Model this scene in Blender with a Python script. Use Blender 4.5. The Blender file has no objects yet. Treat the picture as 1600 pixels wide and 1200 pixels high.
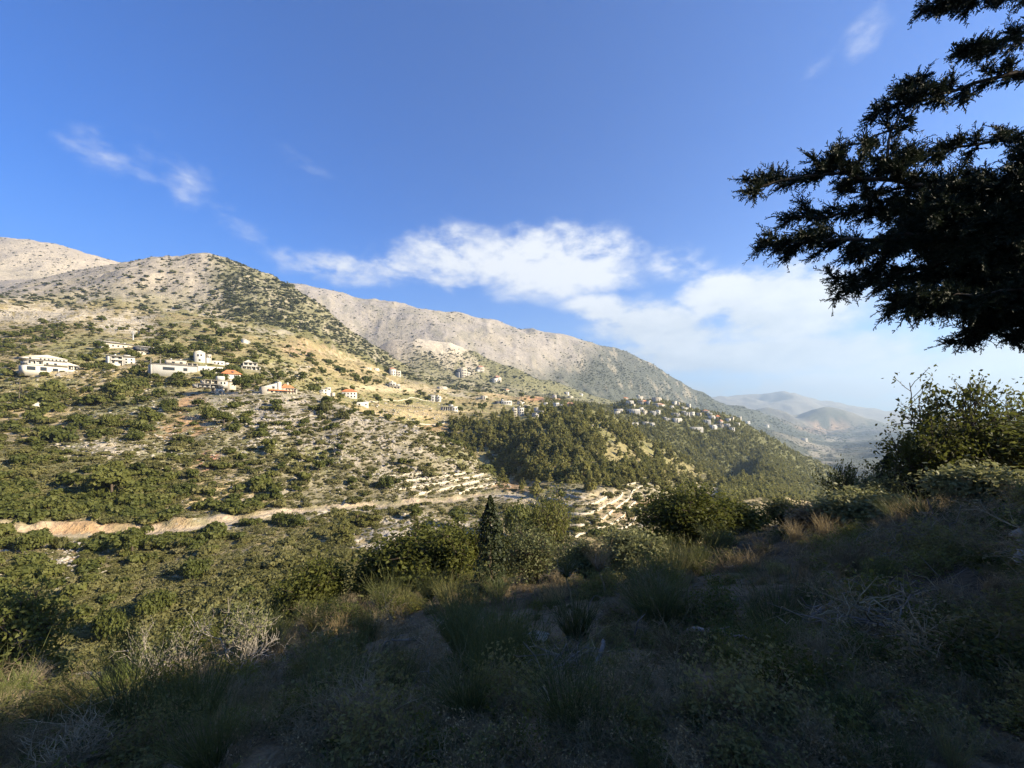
import bpy, math, random
import numpy as np
from mathutils import Vector, Matrix, Euler

# ------------------------------------------------------------------ camera, sky, sun, exposure
FPX = 640.0            # focal length in photograph pixels (1600 wide)
YH = 645.0             # row of the horizon in the photograph
scene = bpy.context.scene
col = scene.collection

cam_data = bpy.data.cameras.new("camera")
cam = bpy.data.objects.new("camera", cam_data)
col.objects.link(cam)
cam_data.sensor_fit = 'HORIZONTAL'
cam_data.sensor_width = 36.0
cam_data.lens = 36.0 * FPX / 1600.0
cam_data.shift_y = (YH - 600.0) / 1600.0
cam_data.clip_start = 0.05
cam_data.clip_end = 60000.0
cam.location = (0, 0, 0)
cam.rotation_euler = (math.radians(90), 0, 0)
scene.camera = cam

SUN_AZ = math.radians(104.0)      # from +Y (view direction) towards +X (right)
SUN_EL = math.radians(25.0)
SKY_STRENGTH = 0.073
SUN_STRENGTH = 5.0
EXPOSURE = 1.5

def px_dir(px, py):
    u = (px - 800.0) / FPX
    v = (YH - py) / FPX
    az = math.atan2(u, 1.0)
    el = math.atan2(v, math.hypot(u, 1.0))
    return az, el

world = bpy.data.worlds.new("World")
scene.world = world
world.use_nodes = True
wt = world.node_tree
wt.nodes.clear()

class NG:
    """tiny helper to write node maths"""
    def __init__(s, t): s.t = t
    def n(s, kind, **kw):
        nd = s.t.nodes.new(kind)
        for k, v in kw.items(): setattr(nd, k, v)
        return nd
    def put(s, sock, v):
        if hasattr(v, 'is_linked') or isinstance(v, bpy.types.NodeSocket): s.t.links.new(v, sock)
        else: sock.default_value = v
    def m(s, op, a, b=None, c=None, clamp=False):
        nd = s.n('ShaderNodeMath', operation=op, use_clamp=clamp)
        s.put(nd.inputs[0], a)
        if b is not None: s.put(nd.inputs[1], b)
        if c is not None: s.put(nd.inputs[2], c)
        return nd.outputs[0]
    def mix(s, f, a, b, blend='MIX'):
        nd = s.n('ShaderNodeMix', data_type='RGBA', blend_type=blend)
        s.put(nd.inputs[0], f); s.put(nd.inputs[6], a); s.put(nd.inputs[7], b)
        return nd.outputs[2]
    def smooth(s, x, lo, hi, olo=0.0, ohi=1.0):
        nd = s.n('ShaderNodeMapRange', interpolation_type='SMOOTHSTEP')
        s.put(nd.inputs[0], x); s.put(nd.inputs[1], lo); s.put(nd.inputs[2], hi); s.put(nd.inputs[3], olo); s.put(nd.inputs[4], ohi)
        return nd.outputs[0]
    def noise(s, vec, scale, detail=4.0, rough=0.55, dist=0.0):
        nd = s.n('ShaderNodeTexNoise')
        if vec is not None: s.t.links.new(vec, nd.inputs['Vector'])
        nd.inputs['Scale'].default_value = scale; nd.inputs['Detail'].default_value = detail
        nd.inputs['Roughness'].default_value = rough; nd.inputs['Distortion'].default_value = dist
        return nd.outputs[0]

def build_world():
    g = NG(wt)
    sky = g.n('ShaderNodeTexSky', sky_type='NISHITA')
    sky.sun_disc = False
    sky.sun_elevation = SUN_EL
    sky.sun_rotation = SUN_AZ
    sky.altitude = 900.0
    sky.air_density = 1.0
    sky.dust_density = 0.6
    sky.ozone_density = 2.2
    hs = g.n('ShaderNodeHueSaturation')
    hs.inputs['Saturation'].default_value = 1.22
    hs.inputs['Value'].default_value = 1.0
    g.put(hs.inputs['Color'], sky.outputs[0])
    tn = g.n('ShaderNodeMix', data_type='RGBA', blend_type='MULTIPLY'); tn.inputs[0].default_value = 1
    g.put(tn.inputs[6], hs.outputs[0]); tn.inputs[7].default_value = (0.17, 0.63, 1.13, 1)
    skyc = tn.outputs[2]
    geo = g.n('ShaderNodeTexCoord')
    d = geo.outputs['Generated']
    sep = g.n('ShaderNodeSeparateXYZ'); g.put(sep.inputs[0], d)
    x, y, z = sep.outputs
    az = g.m('ARCTAN2', x, y)
    el = g.m('ARCSINE', z)
    mp = g.n('ShaderNodeMapping'); g.put(mp.inputs['Vector'], d); mp.inputs['Scale'].default_value = (1, 1, 1.9)
    n1 = g.noise(mp.outputs[0], 4.2, 7.0, 0.52, 0.35)
    n2 = g.noise(mp.outputs[0], 11.0, 6.0, 0.6, 0.2)
    n0 = g.noise(mp.outputs[0], 26.0, 5.0, 0.62, 0.1)
    nn = g.m('ADD', g.m('MULTIPLY', g.m('SUBTRACT', n1, 0.5), 2.0), g.m('ADD', g.m('MULTIPLY', g.m('SUBTRACT', n2, 0.5), 1.5), g.m('MULTIPLY', g.m('SUBTRACT', n0, 0.5), 0.7)))
    # where clouds gather: px, py, half width, half height (photo pixels), tilt, amount
    clouds = [
        (165, 240, 90, 46, -0.1, 0.45), (255, 268, 95, 70, -0.15, 0.47), (370, 350, 75, 32, -0.15, 0.38),
        (540, 415, 120, 28, 0.05, 0.62), (620, 408, 110, 36, 0.05, 0.62), (705, 402, 90, 46, 0.05, 0.78), (860, 405, 150, 54, 0.0, 0.88), (940, 395, 70, 42, 0.0, 0.75),
        (1060, 412, 70, 38, -0.2, 0.58), (945, 484, 70, 24, -0.1, 0.80), (1030, 508, 120, 38, -0.1, 0.95),
        (1120, 462, 70, 36, 0.0, 1.0), (1215, 475, 125, 60, -0.05, 1.15),
        (1110, 560, 170, 30, -0.1, 0.85), (1260, 550, 200, 34, -0.05, 0.85), (1540, 590, 300, 56, 0.0, 1.1), (1250, 618, 360, 36, 0.02, 0.85),
        (1345, 60, 60, 36, 0.2, 0.34), (1280, 110, 60, 26, 0.3, 0.30), (480, 258, 60, 30, 0.0, 0.30),
    ]
    acc = None
    for (px, py, rw, rh, tilt, op) in clouds:
        a0, e0 = px_dir(px, py)
        k = math.cos(a0)
        da = g.m('MULTIPLY', g.m('SUBTRACT', az, a0), FPX / (rw * k * k))
        de = g.m('MULTIPLY', g.m('SUBTRACT', el, e0), FPX / (rh * k))
        de2 = g.m('SUBTRACT', de, g.m('MULTIPLY', da, tilt * rw / rh))
        q = g.m('ADD', g.m('MULTIPLY', da, da), g.m('MULTIPLY', de2, de2))
        bl = g.m('MULTIPLY', g.m('EXPONENT', g.m('MULTIPLY', q, -0.8)), op)
        acc = bl if acc is None else g.m('MAXIMUM', acc, bl)
    dens = g.m('ADD', acc, g.m('MULTIPLY', nn, g.m('MULTIPLY', g.m('MINIMUM', acc, 0.75), 1.2)))
    keep = g.m('SUBTRACT', 1.0, g.smooth(dens, 0.24, 0.80, 0.0, 0.97))
    # cloud bank all the way round low over the horizon, scattered wisps elsewhere in the sky (outside the view too)
    wisp = g.noise(mp.outputs[0], 2.3, 6.0, 0.6, 0.5)
    far = g.smooth(g.m('ABSOLUTE', g.m('SUBTRACT', az, 2.6)), 1.15, 1.6, 1.0, 0.0)
    bank = g.m('MULTIPLY', g.smooth(g.m('ADD', g.m('MULTIPLY', nn, 0.12), el), 0.12, 0.3, 0.75, 0.0), far)
    keep = g.m('MULTIPLY', keep, g.m('SUBTRACT', 1.0, bank))
    cover = g.m('SUBTRACT', 1.0, keep, clamp=True)
    # pale air towards the horizon
    low = g.smooth(el, -0.02, 0.42, 0.42, 0.0)
    skyc = g.mix(low, skyc, (1.9, 2.9, 4.4, 1))
    shade = g.smooth(g.m('ADD', g.m('MULTIPLY', nn, 0.6), g.m('MULTIPLY', g.m('SUBTRACT', el, 0.12), 2.8)), -0.3, 0.6, 0.0, 1.0)
    cc = g.mix(shade, (2.5, 2.95, 3.5, 1), (5.1, 5.2, 5.3, 1))
    final = g.mix(cover, skyc, cc)
    bg = g.n('ShaderNodeBackground')
    bg.inputs['Strength'].default_value = SKY_STRENGTH
    g.put(bg.inputs['Color'], final)
    out = g.n('ShaderNodeOutputWorld')
    wt.links.new(bg.outputs[0], out.inputs['Surface'])
build_world()

sun_data = bpy.data.lights.new("sun", 'SUN')
sun_data.energy = SUN_STRENGTH
sun_data.angle = math.radians(0.53)
sun_data.color = (1.0, 0.86, 0.64)
sun = bpy.data.objects.new("sun", sun_data)
col.objects.link(sun)
sd = Vector((math.sin(SUN_AZ) * math.cos(SUN_EL), math.cos(SUN_AZ) * math.cos(SUN_EL), math.sin(SUN_EL)))
sun.rotation_euler = sd.to_track_quat('Z', 'Y').to_euler()
sun.location = sd * 400

vs = scene.view_settings
vs.view_transform = 'Standard'
vs.look = 'None'
vs.gamma = 1.0
vs.use_curve_mapping = False
vs.exposure = EXPOSURE
scene.cycles.max_bounces = 6
scene.cycles.diffuse_bounces = 2
scene.cycles.glossy_bounces = 1
scene.cycles.transmission_bounces = 3
scene.cycles.transparent_max_bounces = 8
scene.cycles.volume_bounces = 0
scene.cycles.use_denoising = True
try:
    scene.cycles.denoiser = 'OPENIMAGEDENOISE'
    scene.cycles.denoising_prefilter = 'ACCURATE'
except Exception:
    pass

# ------------------------------------------------------------------ mesh / tagging helpers
def mesh_np(name, V, F, mats=(), smooth=False, mat_idx=None):
    """V (n,3) array, F (m,3) or (m,4) array -> mesh"""
    V = np.asarray(V, dtype=np.float32); F = np.asarray(F, dtype=np.int32)
    me = bpy.data.meshes.new(name)
    k = F.shape[1]
    me.vertices.add(len(V)); me.vertices.foreach_set('co', V.ravel())
    me.loops.add(F.size); me.loops.foreach_set('vertex_index', F.ravel())
    me.polygons.add(len(F))
    me.polygons.foreach_set('loop_start', np.arange(0, F.size, k, dtype=np.int32))
    me.polygons.foreach_set('loop_total', np.full(len(F), k, dtype=np.int32))
    if smooth: me.polygons.foreach_set('use_smooth', np.ones(len(F), dtype=bool))
    if mat_idx is not None: me.polygons.foreach_set('material_index', np.asarray(mat_idx, dtype=np.int32))
    for m in mats: me.materials.append(m)
    me.update(calc_edges=True)
    return me

def add_obj(name, data, parent=None, loc=(0, 0, 0), rot=(0, 0, 0), scale=(1, 1, 1)):
    o = bpy.data.objects.new(name, data)
    col.objects.link(o)
    o.location = loc; o.rotation_euler = rot; o.scale = scale
    if parent is not None: o.parent = parent
    return o

def tag(o, label=None, cat=None, group=None, kind=None):
    if label: o['label'] = label
    if cat: o['category'] = cat
    if group: o['group'] = group
    if kind: o['kind'] = kind
    return o

def thing(name, label, cat, loc=(0, 0, 0), rotz=0.0, group=None, scale=1.0):
    o = add_obj(name, None, None, loc, (0, 0, rotz), (scale,) * 3)
    o.empty_display_size = 0.3
    return tag(o, label, cat, group)

# ------------------------------------------------------------------ materials
def mat_new(name):
    m = bpy.data.materials.new(name); m.use_nodes = True
    m.node_tree.nodes.clear()
    return m, NG(m.node_tree)

def mat_out(g, sh, disp=None):
    o = g.n('ShaderNodeOutputMaterial'); g.t.links.new(sh, o.inputs['Surface'])

def principled(g, colr, rough=0.8, spec=0.3, normal=None):
    p = g.n('ShaderNodeBsdfPrincipled')
    g.put(p.inputs['Base Color'], colr); g.put(p.inputs['Roughness'], rough)
    p.inputs['Specular IOR Level'].default_value = spec
    if normal is not None: g.t.links.new(normal, p.inputs['Normal'])
    return p.outputs[0]

def mat_leaf(name, c_dark, c_mid, c_light, transl=0.25, spec=0.25):
    """foliage: colour picked by the tint of each plant (its own hue) and a little leaf to leaf noise"""
    m, g = mat_new(name)
    at = g.n('ShaderNodeAttribute', attribute_type='INSTANCER'); at.attribute_name = 'tint'
    geo = g.n('ShaderNodeNewGeometry')
    rnd = geo.outputs['Random Per Island']
    t = g.m('ADD', g.m('MULTIPLY', at.outputs['Fac'], 0.75), g.m('MULTIPLY', rnd, 0.35), clamp=True)
    cr = g.n('ShaderNodeValToRGB')
    e = cr.color_ramp.elements
    e[0].position = 0.05; e[0].color = (*c_dark, 1)
    e[1].position = 0.95; e[1].color = (*c_light, 1)
    mid = cr.color_ramp.elements.new(0.5); mid.color = (*c_mid, 1)
    g.put(cr.inputs[0], t)
    p = principled(g, cr.outputs[0], 0.6, spec)
    tr = g.n('ShaderNodeBsdfTranslucent'); g.put(tr.inputs[0], cr.outputs[0])
    mx = g.n('ShaderNodeMixShader'); mx.inputs[0].default_value = transl
    g.t.links.new(p, mx.inputs[1]); g.t.links.new(tr.outputs[0], mx.inputs[2])
    mat_out(g, mx.outputs[0])
    return m

def mat_plain(name, c, rough=0.8, spec=0.2, noise=0.25, scale=3.0, bump=0.0, bscale=20.0):
    m, g = mat_new(name)
    tc = g.n('ShaderNodeTexCoord')
    n = g.noise(tc.outputs['Object'], scale, 6.0, 0.6)
    lo = tuple(v * (1 - noise) for v in c) + (1,); hi = tuple(min(v * (1 + noise), 1) for v in c) + (1,)
    cc = g.mix(g.smooth(n, 0.3, 0.7), lo, hi)
    nrm = None
    if bump:
        b = g.n('ShaderNodeBump'); b.inputs['Strength'].default_value = bump
        g.put(b.inputs['Height'], g.noise(tc.outputs['Object'], bscale, 4.0))
        nrm = b.outputs[0]
    mat_out(g, principled(g, cc, rough, spec, nrm))
    return m
# ------------------------------------------------------------------ terrain: feature lines across the view, read off at their distances
def pchip(x, y, xq):
    x = np.asarray(x, float); y = np.asarray(y, float)
    h = np.diff(x); d = np.diff(y) / h
    m = np.zeros_like(y)
    if len(x) > 2:
        w1 = 2 * h[1:] + h[:-1]; w2 = h[1:] + 2 * h[:-1]
        ok = d[1:] * d[:-1] > 0
        with np.errstate(divide='ignore', invalid='ignore'):
            hm = (w1 + w2) / (w1 / d[:-1] + w2 / d[1:])
        m[1:-1] = np.where(ok, hm, 0.0)
    m[0] = d[0]; m[-1] = d[-1]
    i = np.clip(np.searchsorted(x, xq, side='right') - 1, 0, len(x) - 2)
    t = np.clip((xq - x[i]) / h[i], 0, 1)
    return ((1 + 2 * t) * (1 - t) ** 2 * y[i] + t * (1 - t) ** 2 * h[i] * m[i] + t * t * (3 - 2 * t) * y[i + 1] + t * t * (t - 1) * h[i] * m[i + 1])

LINES = [
 # N1 .. N3: the slope we stand on, its edge; then the valley
 [(0,1200,3.5),(800,1200,2.4),(1600,1200,2.2)],
 [(0,1120,8),(400,1080,7.5),(800,1020,7),(1200,965,7),(1600,885,7)],
 [(0,1066,22),(130,1062,22),(250,1030,22),(400,985,22),(520,955,22),(640,925,22),(800,900,24),(1000,868,26),(1150,838,28),(1300,792,30),(1450,742,32),(1600,702,34)],
 [(0,1085,48),(200,1072,52),(400,1010,58),(560,975,64),(700,945,72),(800,930,92),(900,905,110),(1000,885,130),(1100,868,160),(1200,815,230),(1300,805,320),(1400,810,350),(1600,800,360)],
 [(0,1015,60),(200,990,66),(400,945,72),(560,905,82),(700,870,100),(800,858,116),(900,846,133),(1000,826,158),(1100,805,210),(1200,785,290),(1300,792,400),(1400,800,420),(1600,795,430)],
 [(0,832,100),(100,836,104),(200,836,108),(300,826,114),(420,806,124),(500,797,134),(600,790,148),(700,783,166),(780,771,188),(850,799,160),(900,802,156),(1000,794,184),(1100,778,290),(1200,766,370),(1300,782,490),(1400,796,520),(1600,790,540)],
 [(0,690,155),(150,662,178),(300,628,215),(430,616,240),(500,626,242),(560,643,240),(650,668,230),(720,700,222),(790,754,210),(850,768,186),(900,765,184),(1000,758,224),(1100,756,370),(1200,751,450),(1300,773,570),(1400,794,600),(1600,786,620)],
 [(0,655,190),(150,635,215),(300,612,245),(430,606,275),(500,618,285),(560,653,300),(650,688,300),(720,722,288),(790,763,258),(850,744,232),(900,738,234),(1000,734,275),(1100,743,400),(1150,760,425),(1200,741,510),(1300,764,640),(1400,791,660),(1600,784,680)],
 [(0,582,260),(100,582,265),(200,575,278),(300,573,292),(430,590,320),(560,622,380),(650,641,410),(700,647,430),(800,646,450),(900,639,470),(950,650,470),(1000,679,462),(1050,706,452),(1100,738,446),(1150,766,455),(1200,729,580),(1300,757,720),(1400,789,730),(1600,782,740)],
 [(0,535,370),(100,532,375),(200,535,385),(300,540,400),(430,560,420),(560,602,470),(650,625,510),(700,638,525),(800,648,560),(900,650,580),(950,672,590),(1000,706,590),(1050,732,590),(1100,752,590),(1150,762,590),(1200,714,660),(1300,749,790),(1400,787,790),(1600,780,800)],
 [(0,492,520),(100,492,530),(200,500,550),(300,505,560),(430,527,600),(560,578,660),(650,605,700),(700,615,720),(800,624,760),(900,631,820),(950,633,880),(1000,628,900),(1050,633,900),(1100,645,900),(1150,658,880),(1200,682,860),(1250,707,850),(1300,737,850),(1330,758,850),(1400,790,850),(1600,785,860)],
 [(0,478,600),(200,490,640),(430,512,690),(560,562,760),(650,598,800),(700,608,830),(800,619,880),(900,632,950),(1000,640,1050),(1100,665,1100),(1200,705,1100),(1300,752,1100),(1400,735,1300),(1600,722,1300)],
 [(0,458,850),(60,441,880),(120,426,900),(175,414,920),(250,405,940),(300,401,950),(335,398,955),(380,411,945),(450,447,920),(520,497,900),(580,542,900),(640,574,940),(700,592,980),(760,603,1020),(800,611,1060),(900,627,1150),(1000,639,1250),(1100,662,1300),(1200,700,1300),(1300,728,1400),(1400,712,1700),(1600,705,1700)],
 [(0,476,1150),(175,432,1200),(335,430,1250),(450,475,1250),(580,572,1200),(700,603,1250),(800,617,1300),(900,631,1400),(1000,642,1500),(1100,655,1600),(1200,690,1700),(1300,715,1800),(1400,700,2200),(1600,695,2200)],
 [(0,440,1400),(175,440,1450),(335,450,1500),(450,500,1500),(520,540,1500),(580,547,1480),(620,532,1450),(660,526,1450),(700,535,1450),(740,552,1450),(800,579,1450),(850,597,1500),(900,613,1600),(950,629,1700),(1000,638,1900),(1100,648,2200),(1200,678,2400),(1300,700,2800),(1400,688,3000),(1600,685,3000)],
 [(0,430,1560),(335,458,1700),(450,502,1750),(580,562,1750),(660,548,1700),(740,574,1700),(800,594,1750),(900,618,1900),(1000,634,2200),(1100,645,2600),(1200,672,3000),(1300,692,3300),(1400,682,3600),(1600,682,3600)],
 [(0,372,2000),(40,377,2000),(100,390,2050),(175,413,2100),(250,430,2150),(350,440,2200),(440,444,2250),(500,454,2300),(560,465,2350),(600,473,2400),(650,484,2400),(700,494,2450),(760,503,2500),(800,511,2550),(850,521,2600),(900,533,2650),(950,545,2700),(1000,561,2750),(1050,588,2800),(1100,614,2900),(1140,633,3000),(1180,645,3300),(1220,662,3600),(1300,680,4200),(1400,672,4500),(1600,675,4500)],
 [(0,400,2700),(440,480,3000),(800,550,3300),(1000,600,3500),(1100,640,3700),(1180,652,4000),(1300,672,4700),(1400,674,4750),(1600,676,4750)],
 [(0,480,4200),(800,600,4400),(1000,640,4600),(1100,648,4800),(1160,650,5000),(1175,646,5000),(1196,643,5000),(1222,647,5000),(1248,652,5000),(1268,646,5000),(1290,641,5000),(1316,646,5000),(1360,658,5000),(1400,664,5000),(1600,662,5000)],
 [(0,520,6000),(800,620,6300),(1000,645,6400),(1100,650,6400),(1195,650,6400),(1292,652,6500),(1400,664,6500),(1600,662,6500)],
 [(0,560,8800),(800,630,9000),(1000,640,9000),(1100,629,9000),(1140,624,9000),(1180,622,9000),(1230,617,9000),(1260,621,9000),(1300,631,9000),(1350,638,9000),(1400,644,9000),(1500,650,9000),(1600,654,9000)],
 [(0,640,14000),(1600,651,14000)],
]
NLINE = len(LINES) + 1
R_END = 14500.0

_rng = np.random.RandomState(7)
_perm = _rng.permutation(4096)
_grad = _rng.rand(4096) * 2 - 1
def vnoise(x, y, seed=0):
    """smooth value noise in -1..1"""
    xi = np.floor(x).astype(np.int64); yi = np.floor(y).astype(np.int64)
    fx = x - xi; fy = y - yi
    fx = fx * fx * fx * (fx * (fx * 6 - 15) + 10); fy = fy * fy * fy * (fy * (fy * 6 - 15) + 10)
    def hsh(a, b): return _grad[_perm[(_perm[(a + seed * 131) & 4095] + b + seed * 17) & 4095]]
    a = hsh(xi, yi); b = hsh(xi + 1, yi); c = hsh(xi, yi + 1); d = hsh(xi + 1, yi + 1)
    return (a * (1 - fx) + b * fx) * (1 - fy) + (c * (1 - fx) + d * fx) * fy

def fbm(x, y, lam, octv=4, seed=0, gain=0.5):
    t = 0; a = 1.0; s = 0
    for k in range(octv):
        t = t + a * vnoise(x / lam + 13.7 * k, y / lam - 7.1 * k, seed + k); s += a
        lam *= 0.5; a *= gain
    return t / s

def sstep(x, lo, hi):
    t = np.clip((x - lo) / (hi - lo), 0, 1)
    return t * t * (3 - 2 * t)

# polar grid
PX0, PX1 = -170.0, 1770.0
NIN = 940
pxs = np.linspace(PX0, PX1, NIN)
az_in = np.arctan2((pxs - 800) / FPX, 1.0)
n_out = 84
az_out = np.linspace(az_in[-1], az_in[0] + 2 * math.pi, n_out + 2)[1:-1]
AZ = np.concatenate([az_in, az_out])                         # increasing, from az_in[0]
NA = len(AZ)
R = np.unique(np.concatenate([np.geomspace(0.5, 55, 150), np.geomspace(55, 750, 430), np.geomspace(750, R_END, 210)]))
NR = len(R)
LR = np.log(R)

def own_hill(x, y):
    """the hillside we stand on, seen as a plane that goes on behind the camera and to the right up to a ridge"""
    xr = 44.0
    p = -1.7 + 0.42 * np.minimum(x, xr) - 0.50 * y - 0.22 * np.maximum(x - xr, 0)
    p = p - 13.0 * sstep(y, 3.5, 10.0) * sstep(x, 15, 32) + 1.0 * vnoise(x / 7.0, y / 3.0, 71) * sstep(x, 24, 38)
    return 150.0 * np.tanh(p / 150.0)

SX, SY = np.meshgrid(AZ, R, indexing='ij')
X = SY * np.sin(SX); Y = SY * np.cos(SX)
Zg = np.zeros((NA, NR)); Sg = np.zeros((NA, NR))
lines = [(np.array(l, float)) for l in LINES]
feat_py = np.array([pchip(l[:, 0], l[:, 1], np.clip(pxs, l[0, 0], l[-1, 0])) for l in lines])
feat_Y = np.array([np.exp(pchip(l[:, 0], np.log(l[:, 2]), np.clip(pxs, l[0, 0], l[-1, 0]))) for l in lines])
for k in range(1, len(lines)):
    feat_Y[k] = np.maximum(feat_Y[k], feat_Y[k - 1] * 1.03)
feat_r = feat_Y / np.cos(az_in)[None, :]
feat_z = (YH - feat_py) / FPX * feat_Y
BENCH = 6 - 1    # index in LINES of the road line
road_r = feat_r[BENCH]; road_z = feat_z[BENCH]
for i in range(NIN):
    kr = np.concatenate([[0.5], feat_r[:, i], [R_END * 1.2]])
    kz = np.concatenate([[-1.7], feat_z[:, i], [feat_z[-1, i]]])
    Zg[i] = pchip(np.log(kr), kz, LR)
    Sg[i] = np.interp(LR, np.log(kr), np.arange(len(kr)))
hill = own_hill(X, Y)
for j in range(NIN, NA):
    t = (AZ[j] - AZ[NIN - 1]) / (2 * math.pi - (AZ[NIN - 1] - AZ[0]))
    # right of the frame: our own hill near by; the far land carries on behind it, low
    wl = float(sstep(np.array(t), 0.62, 0.97))                # towards the left edge column
    wr = float(1 - sstep(np.array(t), 0.0, 0.06))
    left = Zg[0]; right = Zg[NIN - 1]
    h = hill[j]
    fade = sstep(R, 600, 2500)
    h = h * (1 - fade) + (-30 + 0.02 * R) * fade
    Zg[j] = wl * left + (1 - wl) * (wr * right + (1 - wr) * h)
    Sg[j] = 2.0
# soften the change from the view's columns to the hill outside: blend the last columns of the near ground
for i in range(NIN):
    w = float(sstep(np.array(pxs[i]), 1560, 1770))
    if w > 0:
        near = 1 - sstep(R, 75, 150)
        Zg[i] = Zg[i] * (1 - w * near) + hill[i] * (w * near)

PXg = np.full((NA, NR), -9999.0); PXg[:NIN] = pxs[:, None]
with np.errstate(divide='ignore'):
    PYg = np.where(Y > 0.2, YH - Zg / np.maximum(Y, 0.2) * FPX, 3000.0)
PY_base = PYg.copy()

# --- ruggedness: octaves whose size suits the distance
rough_reg = np.ones((NA, NR))
rough_reg *= 1 - 0.55 * (np.abs(Sg - 6.0) < 0.25)
lam = 2600.0; oc = 0
disp = np.zeros((NA, NR))
while lam > 0.3:
    w = sstep(SY, lam / 0.35, lam / 0.12) * 0 + np.exp(-(np.log(lam / (0.05 * SY)) / 1.25) ** 2)
    nz = vnoise(X / lam + 3.3 * oc, Y / lam + 1.7 * oc, oc)
    rid = 1 - 2 * np.abs(vnoise(X / lam - 2.3 * oc, Y / lam + 5.7 * oc, oc + 40))
    disp += lam * w * (0.06 * nz + 0.075 * (rid - 0.2) * sstep(SY, 300, 900))
    lam *= 0.55; oc += 1
disp *= rough_reg
amp_lim = (0.0085 + 0.0045 * sstep(SY, 500, 1000)) * SY + 0.05
disp = amp_lim * np.tanh(disp / amp_lim)
Zg += disp * np.where(Sg > 1.2, 1.0, 0.5)

near_m = (1 - sstep(SY, 22, 34)) * sstep(SY, 2.2, 4.5)
Zg += near_m * (0.16 * vnoise(X / 1.7, Y / 1.5, 51) + 0.22 * vnoise(X / 3.9, Y / 3.1, 52))

# --- bench of the dirt road on the slope across the valley (px 0 .. 790)
ROAD_W = 1.7
road_on = 1 - sstep(pxs, 755, 830)
for i in range(NIN):
    if road_on[i] <= 0: continue
    r0 = road_r[i]
    z0 = road_z[i] + 0.15 * math.sin(pxs[i] * 0.05)
    dz_in = 2.6 - 1.7 * float(sstep(np.array(pxs[i]), 230, 420)) + 0.9 * vnoise(np.array(pxs[i] / 23.0), np.array(3.3), 5)
    lo, hi, top = r0 - ROAD_W, r0 + ROAD_W, r0 + ROAD_W + 2.2
    z_top = np.interp(top + 6, R, Zg[i]); z_bot = np.interp(lo - 4, R, Zg[i])
    prof = np.interp(R, [lo - 4, lo, hi, top, top + 6], [z_bot, z0 - 0.1, z0, z0 + dz_in * 0.8, max(z_top, z0 + dz_in)])
    inside = (R > lo - 4) & (R < top + 6)
    Zg[i] = np.where(inside, Zg[i] * (1 - road_on[i]) + prof * road_on[i], Zg[i])

# --- cultivated terraces: the slope is cut into steps
def blob(px, py, cx, cy, rx, ry, soft=0.5, tilt=0.0):
    dx = (px - cx) / rx; dy = (py - cy - tilt * (px - cx)) / ry
    return 1 - sstep(np.sqrt(dx * dx + dy * dy), 1 - soft, 1 + soft)
def terrace(mask, step, sharp=0.2, phase=0.0):
    global Zg
    q = Zg / step + phase
    f = q - np.floor(q)
    st = np.floor(q) + sstep(f, 0.5 - sharp, 0.5 + sharp) * 1.0
    Zg = Zg * (1 - mask) + ((st - phase) * step) * mask
inv = (SX < az_in[-1] + 0.01)
T1 = blob(PXg, PY_base, 905, 795, 125, 52, 0.35) * (np.abs(Sg - 6.0) < 1.6)
T2 = blob(PXg, PY_base, 700, 758, 95, 22, 0.4, -0.12) * ((Sg > 6.1) & (Sg < 7.2))
T3 = blob(PXg, PY_base, 1065, 748, 55, 22, 0.4) * ((Sg > 6) & (Sg < 9.4))
T4 = blob(PXg, PY_base, 1120, 715, 130, 45, 0.5) * ((Sg > 8.6) & (Sg < 11.2))
T5 = blob(PXg, PY_base, 130, 610, 200, 60, 0.5) * ((Sg > 7) & (Sg < 10.2))
T6 = blob(PXg, PY_base, 560, 590, 140, 50, 0.5) * ((Sg > 8) & (Sg < 11.2))
terrace(T1, 1.5, 0.14); terrace(T2, 2.0, 0.16); terrace(T3, 2.4, 0.16); terrace(T4 * 0.9, 3.4, 0.2); terrace(T5 * 0.8, 3.0, 0.22); terrace(T6 * 0.8, 3.2, 0.22)

with np.errstate(divide='ignore'):
    PYg = np.where(Y > 0.2, YH - Zg / np.maximum(Y, 0.2) * FPX, 3000.0)

# --- lookups
def ground(x, y):
    r = math.hypot(x, y); a = math.atan2(x, y)
    while a < AZ[0]: a += 2 * math.pi
    i = int(np.clip(np.searchsorted(AZ, a) - 1, 0, NA - 2))
    ta = (a - AZ[i]) / (AZ[i + 1] - AZ[i]); ta = min(max(ta, 0), 1)
    j = int(np.clip(np.searchsorted(R, r) - 1, 0, NR - 2)); tr = min(max((r - R[j]) / (R[j + 1] - R[j]), 0), 1)
    z0 = Zg[i, j] * (1 - tr) + Zg[i, j + 1] * tr; z1 = Zg[i + 1, j] * (1 - tr) + Zg[i + 1, j + 1] * tr
    return float(z0 * (1 - ta) + z1 * ta)

def hit(px, py, rmin=1.0, rmax=1e9):
    """first ground point met by the sight line through the photo pixel, beyond rmin"""
    i = int(round((px - PX0) / (PX1 - PX0) * (NIN - 1)))
    pyc = PYg[i]
    js = np.nonzero((pyc[1:] <= py) & (R[1:] > rmin))[0]
    if len(js) == 0: return None
    j = int(js[0]); 
    if pyc[j] > py and pyc[j] != pyc[j + 1]:
        t = (pyc[j] - py) / (pyc[j] - pyc[j + 1])
    else: t = 1.0
    r = R[j] + (R[j + 1] - R[j]) * min(max(t, 0), 1)
    if r > rmax: return None
    a = math.atan2((px - 800) / FPX, 1.0)
    x, y = r * math.sin(a), r * math.cos(a)
    return Vector((x, y, ground(x, y)))

def at(px, y):
    """ground point in the direction of a photo column at forward distance y"""
    x = (px - 800) / FPX * y
    return Vector((x, y, ground(x, y)))
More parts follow.
